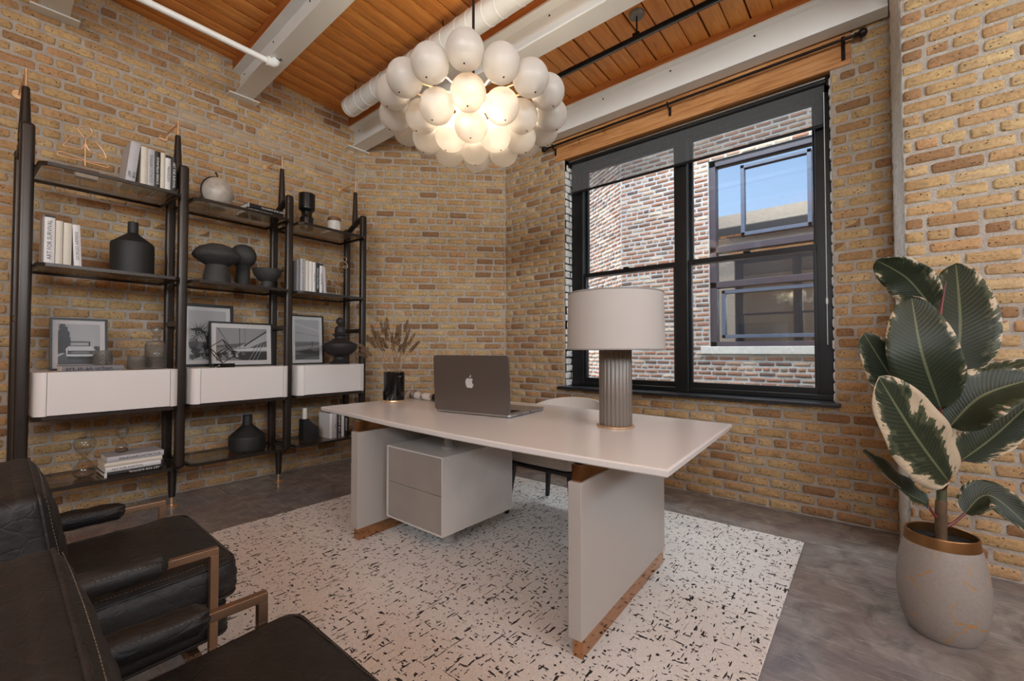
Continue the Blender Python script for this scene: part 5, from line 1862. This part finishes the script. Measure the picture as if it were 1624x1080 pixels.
def lounge_chair(label, x, y):
    c = thing('lounge_chair', label, 'armchair', (x, y, 0), 0.0, 'black leather lounge chairs')
    W = 0.315
    for s in (-1, 1):
        b = MB()
        g = 0.021
        b.rbox((g, g, 0.496), 0.001, 1, loc=(s * W, 0.2765, 0.2885))
        b.rbox((g, g, 0.496), 0.001, 1, loc=(s * W, -0.3185, 0.2885))
        b.rbox((g, 0.616, g), 0.002, 1, loc=(s * W, -0.021, 0.547))
        b.rbox((g, 0.616, g), 0.002, 1, loc=(s * W, -0.021, 0.030))
        b.rbox((g * 0.8, 0.559, g * 1.3), 0.001, 1, loc=(s * W, -0.021, 0.235))
        b.build('side_frame', M_CHAIRBAR, c, smooth=40)
        ap_ = MB().rbox((0.066, 0.34, 0.056), 0.026, 5, mid=8, loc=(s * W, -0.005, 0.553), fn=pillow(0.066, 0.34, 0.056, 0.003, 0.002, 3 + s)).build('arm_pad', M_LEATHER, c, smooth=70)
        b = MB()
        stitch_line(b, [(s * W + 0.031, -0.15 + 0.03 * k, 0.570) for k in range(11)])
        tag(b.build('stitching', M_STITCH, ap_, smooth=0), kind='stuff')
    for yy in (0.24, -0.30):
        MB().rbox((2 * W - 0.024, 0.028, 0.036), 0.002, 1, loc=(0, yy, 0.235)).build('cross_rail', M_CHAIRBAR, c, smooth=40)
    cushion('seat_deck', c, (0.575, 0.60, 0.10), (0, 0.03, 0.305), (math.radians(3), 0, 0), (0.004, 0.006), 2, 0.03)
    cushion('seat_cushion', c, (0.585, 0.58, 0.125), (0, 0.062, 0.425), (math.radians(3), 0, 0), (0.018, 0.010), 5, 0.04)
    cushion('back_cushion', c, (0.585, 0.40, 0.125), (0, -0.106, 0.592), (math.radians(98), 0, 0), (0.028, 0.006), 7, 0.03)
    cushion('back_panel', c, (0.60, 0.50, 0.085), (0, -0.235, 0.53), (math.radians(98), 0, 0), (0.010, 0.006), 9, 0.03)
    return c


lounge_chair('black leather lounge chair with bronze arms, the one nearer the shelving', -1.845, 0.152)
lounge_chair('black leather lounge chair with bronze arms, the one nearer the camera', -0.845, 0.150)

# ================================================================== desk chair
dc = thing('desk_chair', 'pale upholstered desk chair with dark legs behind the desk', 'chair', (-1.765, 2.56, 0.0148), PI)
t = NT('oatmeal_fabric')
v = t.obj()
wv = t.noise(v, 240, 3, 0.6)
n1 = t.noise(v, 9, 4)
t.bsdf(t.mix(t.math('MULTIPLY', n1, 0.3), t.ramp(wv, [(0.3, lin((196, 186, 175))), (0.7, lin((222, 214, 204)))]), lin((206, 194, 182))), 0.95, 0, t.bump(wv, 0.3, 0.003))
M_OAT = t.mat
M_DARKLEG = pm('charcoal_stained_leg', (34, 32, 32), 0.5)
MB().rbox((0.52, 0.50, 0.105), 0.045, 5, mid=8, loc=(0, 0.0, 0.415), fn=pillow(0.52, 0.50, 0.105, 0.012, 0.006, 12)).build('seat', M_OAT, dc, smooth=70)
MB().rbox((0.50, 0.48, 0.03), 0.012, 2, loc=(0, 0, 0.350)).build('seat_frame', M_DARKLEG, dc)
for sx in (-1, 1):
    for sy in (-1, 1):
        b = MB()
        tx, ty = sx * 0.235, sy * 0.21
        bx_, by_ = sx * 0.272, sy * 0.24
        q = []
        for (xx, yy, zz, h_) in ((bx_, by_, 0.0, 0.011), (tx, ty, 0.34, 0.019)):
            q += [(xx - h_, yy - h_, zz), (xx + h_, yy - h_, zz), (xx + h_, yy + h_, zz), (xx - h_, yy + h_, zz)]
        b.add(q, [(3, 2, 1, 0), (4, 5, 6, 7), (0, 1, 5, 4), (1, 2, 6, 5), (2, 3, 7, 6), (3, 0, 4, 7)])
        b.build('leg', M_DARKLEG, dc, smooth=0)
# wrap-round back: arc in plan behind the sitter (local -y after the half turn is the window side)
b = MB()
NA, NH = 36, 8
vs, fs = [], []
for side in (0, 1):
    for i in range(NA + 1):
        an = math.radians(180 + 0 + (180.0) * i / NA)
        e = abs(i / NA - 0.5) * 2
        ztop = 0.775 - 0.10 * e ** 2.2 - 0.05 * (1 if e > 0.97 else 0)
        for j in range(NH + 1):
            f = j / NH
            z = 0.40 + (ztop - 0.40) * f
            rr = (0.268 + 0.045 * f) - (0.04 if side else 0.0) - 0.012 * (abs(f - 0.5) * 2) ** 6 * (1 if not side else -1)
            sq = 1 + 0.06 * (math.sin(2 * an) ** 2)
            vs.append((rr * sq * math.cos(an) * 1.0, rr * sq * math.sin(an) * 0.98, z))
m = (NA + 1) * (NH + 1)


def vi(s, i, j):
    return s * m + i * (NH + 1) + j


for i in range(NA):
    for j in range(NH):
        fs.append((vi(0, i, j), vi(0, i + 1, j), vi(0, i + 1, j + 1), vi(0, i, j + 1)))
        fs.append((vi(1, i + 1, j), vi(1, i, j), vi(1, i, j + 1), vi(1, i + 1, j + 1)))
    fs.append((vi(0, i, NH), vi(0, i + 1, NH), vi(1, i + 1, NH), vi(1, i, NH)))
    fs.append((vi(0, i + 1, 0), vi(0, i, 0), vi(1, i, 0), vi(1, i + 1, 0)))
for i in (0, NA):
    for j in range(NH):
        q = (vi(0, i, j), vi(0, i, j + 1), vi(1, i, j + 1), vi(1, i, j))
        fs.append(q if i == 0 else q[::-1])
b.add(vs, fs)
b.build('backrest', M_OAT, dc, smooth=50)

# ================================================================== potted rubber plant
PXc, PYc = 0.145, 2.51
t = NT('cracked_gilt_plaster')
v = t.obj()
wob = t.n('TexNoise')
wob.inputs['Scale'].default_value = 9.0
wob.inputs['Detail'].default_value = 4.0
t.l(v, wob.inputs['Vector'])
va = t.n('VectorMath', operation='MULTIPLY_ADD')
t.l(wob.outputs['Color'], va.inputs[0])
va.inputs[1].default_value = (0.10, 0.10, 0.10)
t.l(v, va.inputs[2])
vc = t.n('TexVoronoi', feature='DISTANCE_TO_EDGE')
vc.inputs['Scale'].default_value = 8.0
t.l(va.outputs[0], vc.inputs['Vector'])
line = t.ramp(vc.outputs['Distance'], [(0.006, (1, 1, 1, 1)), (0.014, (0, 0, 0, 1))])
msk = t.ramp(t.noise(v, 8.5, 3), [(0.50, (0, 0, 0, 1)), (0.56, (1, 1, 1, 1))])
g = t.math('MULTIPLY', line, msk)
n2 = t.noise(v, 90, 3)
t.bsdf(t.mix(g, t.ramp(n2, [(0.3, lin((142, 133, 125))), (0.7, lin((150, 141, 133)))]), lin((206, 146, 52))), 0.6, t.math('MULTIPLY', g, 0.6), t.bump(t.math('SUBTRACT', t.math('MULTIPLY', n2, 0.3), g), 0.2, 0.003))
M_POT = t.mat
pot = thing('plant_pot', 'rounded pale pot with gold cracks and a bronze rim', 'plant pot', (PXc, PYc, 0))
M_RIM = pm('aged_bronze_rim', (150, 112, 72), 0.34, 0.9, var=(8, 0.12))
pp = [(0.0, 0.0), (0.088, 0.0), (0.104, 0.006), (0.124, 0.05), (0.137, 0.11), (0.1415, 0.17), (0.1405, 0.22), (0.134, 0.28), (0.124, 0.335), (0.1165, 0.362)]
MB().lathe([(q.x, q.z) for q in bez([(r, 0, z) for r, z in pp], 3)], 56).build('body', M_POT, pot, smooth=60)
MB().lathe([(0.117, 0.358), (0.1125, 0.402), (0.110, 0.405), (0.106, 0.402), (0.108, 0.36), (0.117, 0.358)], 56).build('rim', M_RIM, pot, smooth=40)
b = MB()
q = random.Random(6)
NR, NA2 = 10, 40
vs = [(0, 0, 0.372)]
fs = []
for i in range(1, NR + 1):
    for k in range(NA2):
        a = 2 * PI * k / NA2
        r = 0.1075 * i / NR
        vs.append((r * math.cos(a), r * math.sin(a), 0.370 + q.uniform(-0.004, 0.004)))
for k in range(NA2):
    fs.append((0, 1 + k, 1 + (k + 1) % NA2))
for i in range(NR - 1):
    for k in range(NA2):
        a, l = 1 + i * NA2 + k, 1 + i * NA2 + (k + 1) % NA2
        fs.append((a, a + NA2, l + NA2, l))
b.add(vs, fs)
so = b.build('soil', pm('dark_soil', (30, 24, 20), 0.95, var=(90, 0.5), bump=(120, 0.9, 0.01)), pot, smooth=60)
tag(so, kind='stuff')

pl = thing('rubber_plant', 'rubber plant with large dark green and cream leaves in the pale pot', 'plant', (PXc, PYc, 0.366))
PZ = 0.366
t = NT('variegated_leaf')
uv = t.n('UVMap', uv_map='leaf')
sx_ = t.n('SeparateXYZ')
t.l(uv.outputs[0], sx_.inputs[0])
s_, tt = sx_.outputs[0], sx_.outputs[1]
ab = t.math('ABSOLUTE', s_)
ri2 = t.n('ObjectInfo').outputs['Random']
cmb = t.n('CombineXYZ')
t.l(t.math('MULTIPLY', s_, 1.6), cmb.inputs[0])
t.l(t.math('ADD', t.math('MULTIPLY', t.math('SUBTRACT', tt, t.math('MULTIPLY', ab, 0.16)), 13.0), t.math('MULTIPLY', ri2, 90.0)), cmb.inputs[1])
jag = t.noise(cmb.outputs[0], 1.0, 4, 0.65)
cmb2 = t.n('CombineXYZ')
t.l(s_, cmb2.inputs[0])
t.l(t.math('ADD', t.math('MULTIPLY', tt, 2.0), t.math('MULTIPLY', ri2, 50.0)), cmb2.inputs[1])
big = t.noise(cmb2.outputs[0], 1.3, 2)
edge = t.math('ADD', t.math('ADD', ab, t.math('MULTIPLY', t.math('SUBTRACT', jag, 0.5), 1.7)), t.math('MULTIPLY', t.math('SUBTRACT', big, 0.5), 1.3))
oc = t.n('SeparateColor')
t.l(t.n('ObjectInfo').outputs['Color'], oc.inputs[0])
thr = oc.outputs[0]
crm = t.ramp(t.math('SUBTRACT', edge, t.math('SUBTRACT', thr, 0.5)), [(0.48, (0, 0, 0, 1)), (0.52, (1, 1, 1, 1))])
mid_ = t.ramp(t.math('SUBTRACT', edge, t.math('SUBTRACT', thr, 0.72)), [(0.48, (0, 0, 0, 1)), (0.53, (1, 1, 1, 1))])
vein = t.math('SINE', t.math('MULTIPLY', t.math('SUBTRACT', tt, t.math('MULTIPLY', ab, 0.16)), 190.0))
grn = t.mix(mid_, lin((30, 37, 20)), lin((66, 69, 48)))
grn = t.mix(t.math('MULTIPLY', t.math('ADD', vein, 1.0), 0.06), grn, lin((84, 100, 62)))
colr = t.mix(crm, grn, lin((186, 166, 138)))
rib = t.ramp(ab, [(0.03, (1, 1, 1, 1)), (0.05, (0, 0, 0, 1))])
colr = t.mix(t.math('MULTIPLY', rib, 0.8), colr, lin((104, 108, 76)))
t.bsdf(colr, 0.55, 0, t.bump(t.math('SUBTRACT', t.math('MULTIPLY', vein, 0.25), rib), 0.25, 0.004))
M_LEAF = t.mat
M_PETIOLE = pm('red_petiole', (110, 48, 42), 0.45)
M_STEM = pm('green_brown_stem', (74, 74, 46), 0.6, var=(14, 0.3), bump=(30, 0.3, 0.004))
M_BARK = pm('brown_lower_stem', (92, 70, 48), 0.75, var=(14, 0.3), bump=(40, 0.5, 0.004))
MB().tube(bez([(0.0, 0, 0.0), (0.001, 0.0, 0.12), (0.004, 0.002, 0.165)], 4), [0.019] * 8 + [0.018], 14).build('lower_stem', M_BARK, pl)
stem_pts = bez([(0.004, 0.002, 0.16), (0.008, 0.004, 0.35), (0.008, 0.0, 0.55), (0.006, -0.004, 0.72), (0.002, 0.0, 0.84)], 6)
MB().tube(stem_pts, [0.0165 - 0.0075 * i / (len(stem_pts) - 1) for i in range(len(stem_pts))], 14).build('stem', M_STEM, pl)
CAMD = Vector((-PXc, -PYc, 0)).normalized()
LEAVES = [
    ((0.003, -0.076, 0.910), (-0.053, -0.204, 1.130), (-0.078, -0.146, 1.355), 0.222, CAMD + Vector((0.2, 0, 0.15)), 0.10, 1.16),
    ((0.062, 0.067, 1.046), (0.078, 0.093, 1.260), (0.077, 0.198, 1.520), 0.235, CAMD + Vector((0.0, 0, 0.25)), 0.08, 0.98),
    ((-0.013, 0.028, 1.327), (-0.088, 0.004, 1.450), (-0.184, -0.078, 1.525), 0.165, CAMD + Vector((0.0, 0, -0.5)), 0.12, 0.98),
    ((-0.066, -0.057, 0.897), (-0.153, -0.131, 1.052), (-0.227, -0.195, 1.212), 0.160, CAMD + Vector((0.3, 0, 0.3)), 0.12, 1.00),
    ((0.019, -0.102, 0.633), (-0.081, -0.307, 0.828), (-0.178, -0.455, 1.045), 0.232, CAMD + Vector((0.35, 0.2, 0.25)), 0.12, 0.74),
    ((-0.039, -0.033, 0.514), (-0.129, -0.111, 0.586), (-0.233, -0.265, 0.742), 0.110, CAMD + Vector((0.6, 0.3, 1.0)), 0.45, 1.10),
    ((0.029, -0.041, 0.838), (0.121, -0.028, 0.964), (0.266, 0.030, 1.036), 0.205, CAMD + Vector((-0.2, 0, 0.45)), 0.35, 1.05),
    ((0.070, 0.093, 0.684), (0.184, 0.224, 0.784), (0.336, 0.353, 0.964), 0.165, CAMD + Vector((-0.2, 0, 0.7)), 0.30, 0.92),
    ((0.049, 0.108, 1.012), (0.110, 0.226, 1.074), (0.158, 0.267, 1.195), 0.126, CAMD + Vector((-0.6, 0, 0.2)), 0.25, 0.90),
    ((0.072, 0.029, 0.487), (0.147, 0.060, 0.566), (0.270, 0.033, 0.442), 0.115, CAMD + Vector((0.0, 0, 0.9)), 0.35, 1.00),
    ((0.004, 0.037, 0.731), (-0.036, 0.035, 0.837), (-0.058, 0.016, 0.964), 0.165, CAMD + Vector((0.2, 0, 0.1)), 0.10, 0.55),
    ((0.046, 0.118, 0.889), (0.165, 0.300, 1.024), (0.324, 0.501, 1.095), 0.127, CAMD + Vector((0, 0, 0.9)), 0.2, 0.85),
]
for k, (bs, md, tp, wd, nh, fold, thr_) in enumerate(LEAVES):
    off = Vector((0, 0, -PZ))
    P0, P1, P2 = Vector(bs) + off, Vector(md) + off, Vector(tp) + off
    rib_ = bez([P0, P1, P2], 14)
    n = len(rib_)
    NSs = 10
    vs, uvs, fs = [], [], []
    for i, p in enumerate(rib_):
        f = i / (n - 1)
        tg = (rib_[min(i + 1, n - 1)] - rib_[max(i - 1, 0)]).normalized()
        nn_ = nh - tg * nh.dot(tg)
        nn_.normalize()
        sd = tg.cross(nn_)
        w = wd / 2 * (math.sin(PI * min(1, f ** 0.82)) ** 0.62 if 0 < f < 1 else 0.0)
        w = max(w, 0.0012)
        for j in range(NSs + 1):
            s2 = -1 + 2 * j / NSs
            curl = fold * abs(s2) ** 1.4 * w + 0.006 * math.sin(f * 19 + k + s2 * 2) * abs(s2) ** 2
            vs.append(p + sd * (s2 * w) + nn_ * curl)
            uvs.append((s2, f))
    for i in range(n - 1):
        for j in range(NSs):
            a = i * (NSs + 1) + j
            fs.append((a, a + 1, a + NSs + 2, a + NSs + 1))
    b = MB()
    b.add(vs, fs)
    lf = b.build('leaf', M_LEAF, pl, smooth=80)
    lf.color = (thr_, 0, 0, 1)
    ul = lf.data.uv_layers.new(name='leaf')
    for lp_ in lf.data.loops:
        ul.data[lp_.index].uv = uvs[lp_.vertex_index]
    so_ = lf.modifiers.new('thickness', 'SOLIDIFY')
    so_.thickness = 0.0016
    # petiole from the stem to the leaf base
    zs = max(0.03, min(P0.z - 0.07, 0.84))
    ns = min(stem_pts, key=lambda q: abs(q.z - zs))
    if zs < 0.16:
        ns = Vector((0.002, 0, zs))
    mp = ns.lerp(P0, 0.55) + Vector((0, 0, -0.008))
    MB().tube(bez([ns, mp, P0 + (P1 - P0) * 0.02], 5), [0.0065] * 5 + [0.005] * 6, 8).build('petiole', M_PETIOLE, lf)
# unopened top leaf sheath
MB().tube(bez([stem_pts[-1], stem_pts[-1] + Vector((0.012, 0.004, 0.10)), stem_pts[-1] + Vector((0.03, 0.01, 0.22))], 5), [0.009, 0.009, 0.008, 0.008, 0.007, 0.006, 0.005, 0.004, 0.003, 0.002, 0.0008], 8).build('leaf_sheath', M_PETIOLE, pl)
SC.cycles.adaptive_threshold = 0.03
SC.cycles.max_bounces = 6
SC.cycles.diffuse_bounces = 4
SC.cycles.glossy_bounces = 4
SC.cycles.transmission_bounces = 5
SC.cycles.transparent_max_bounces = 12
SC.cycles.caustics_reflective = False
SC.cycles.caustics_refractive = False
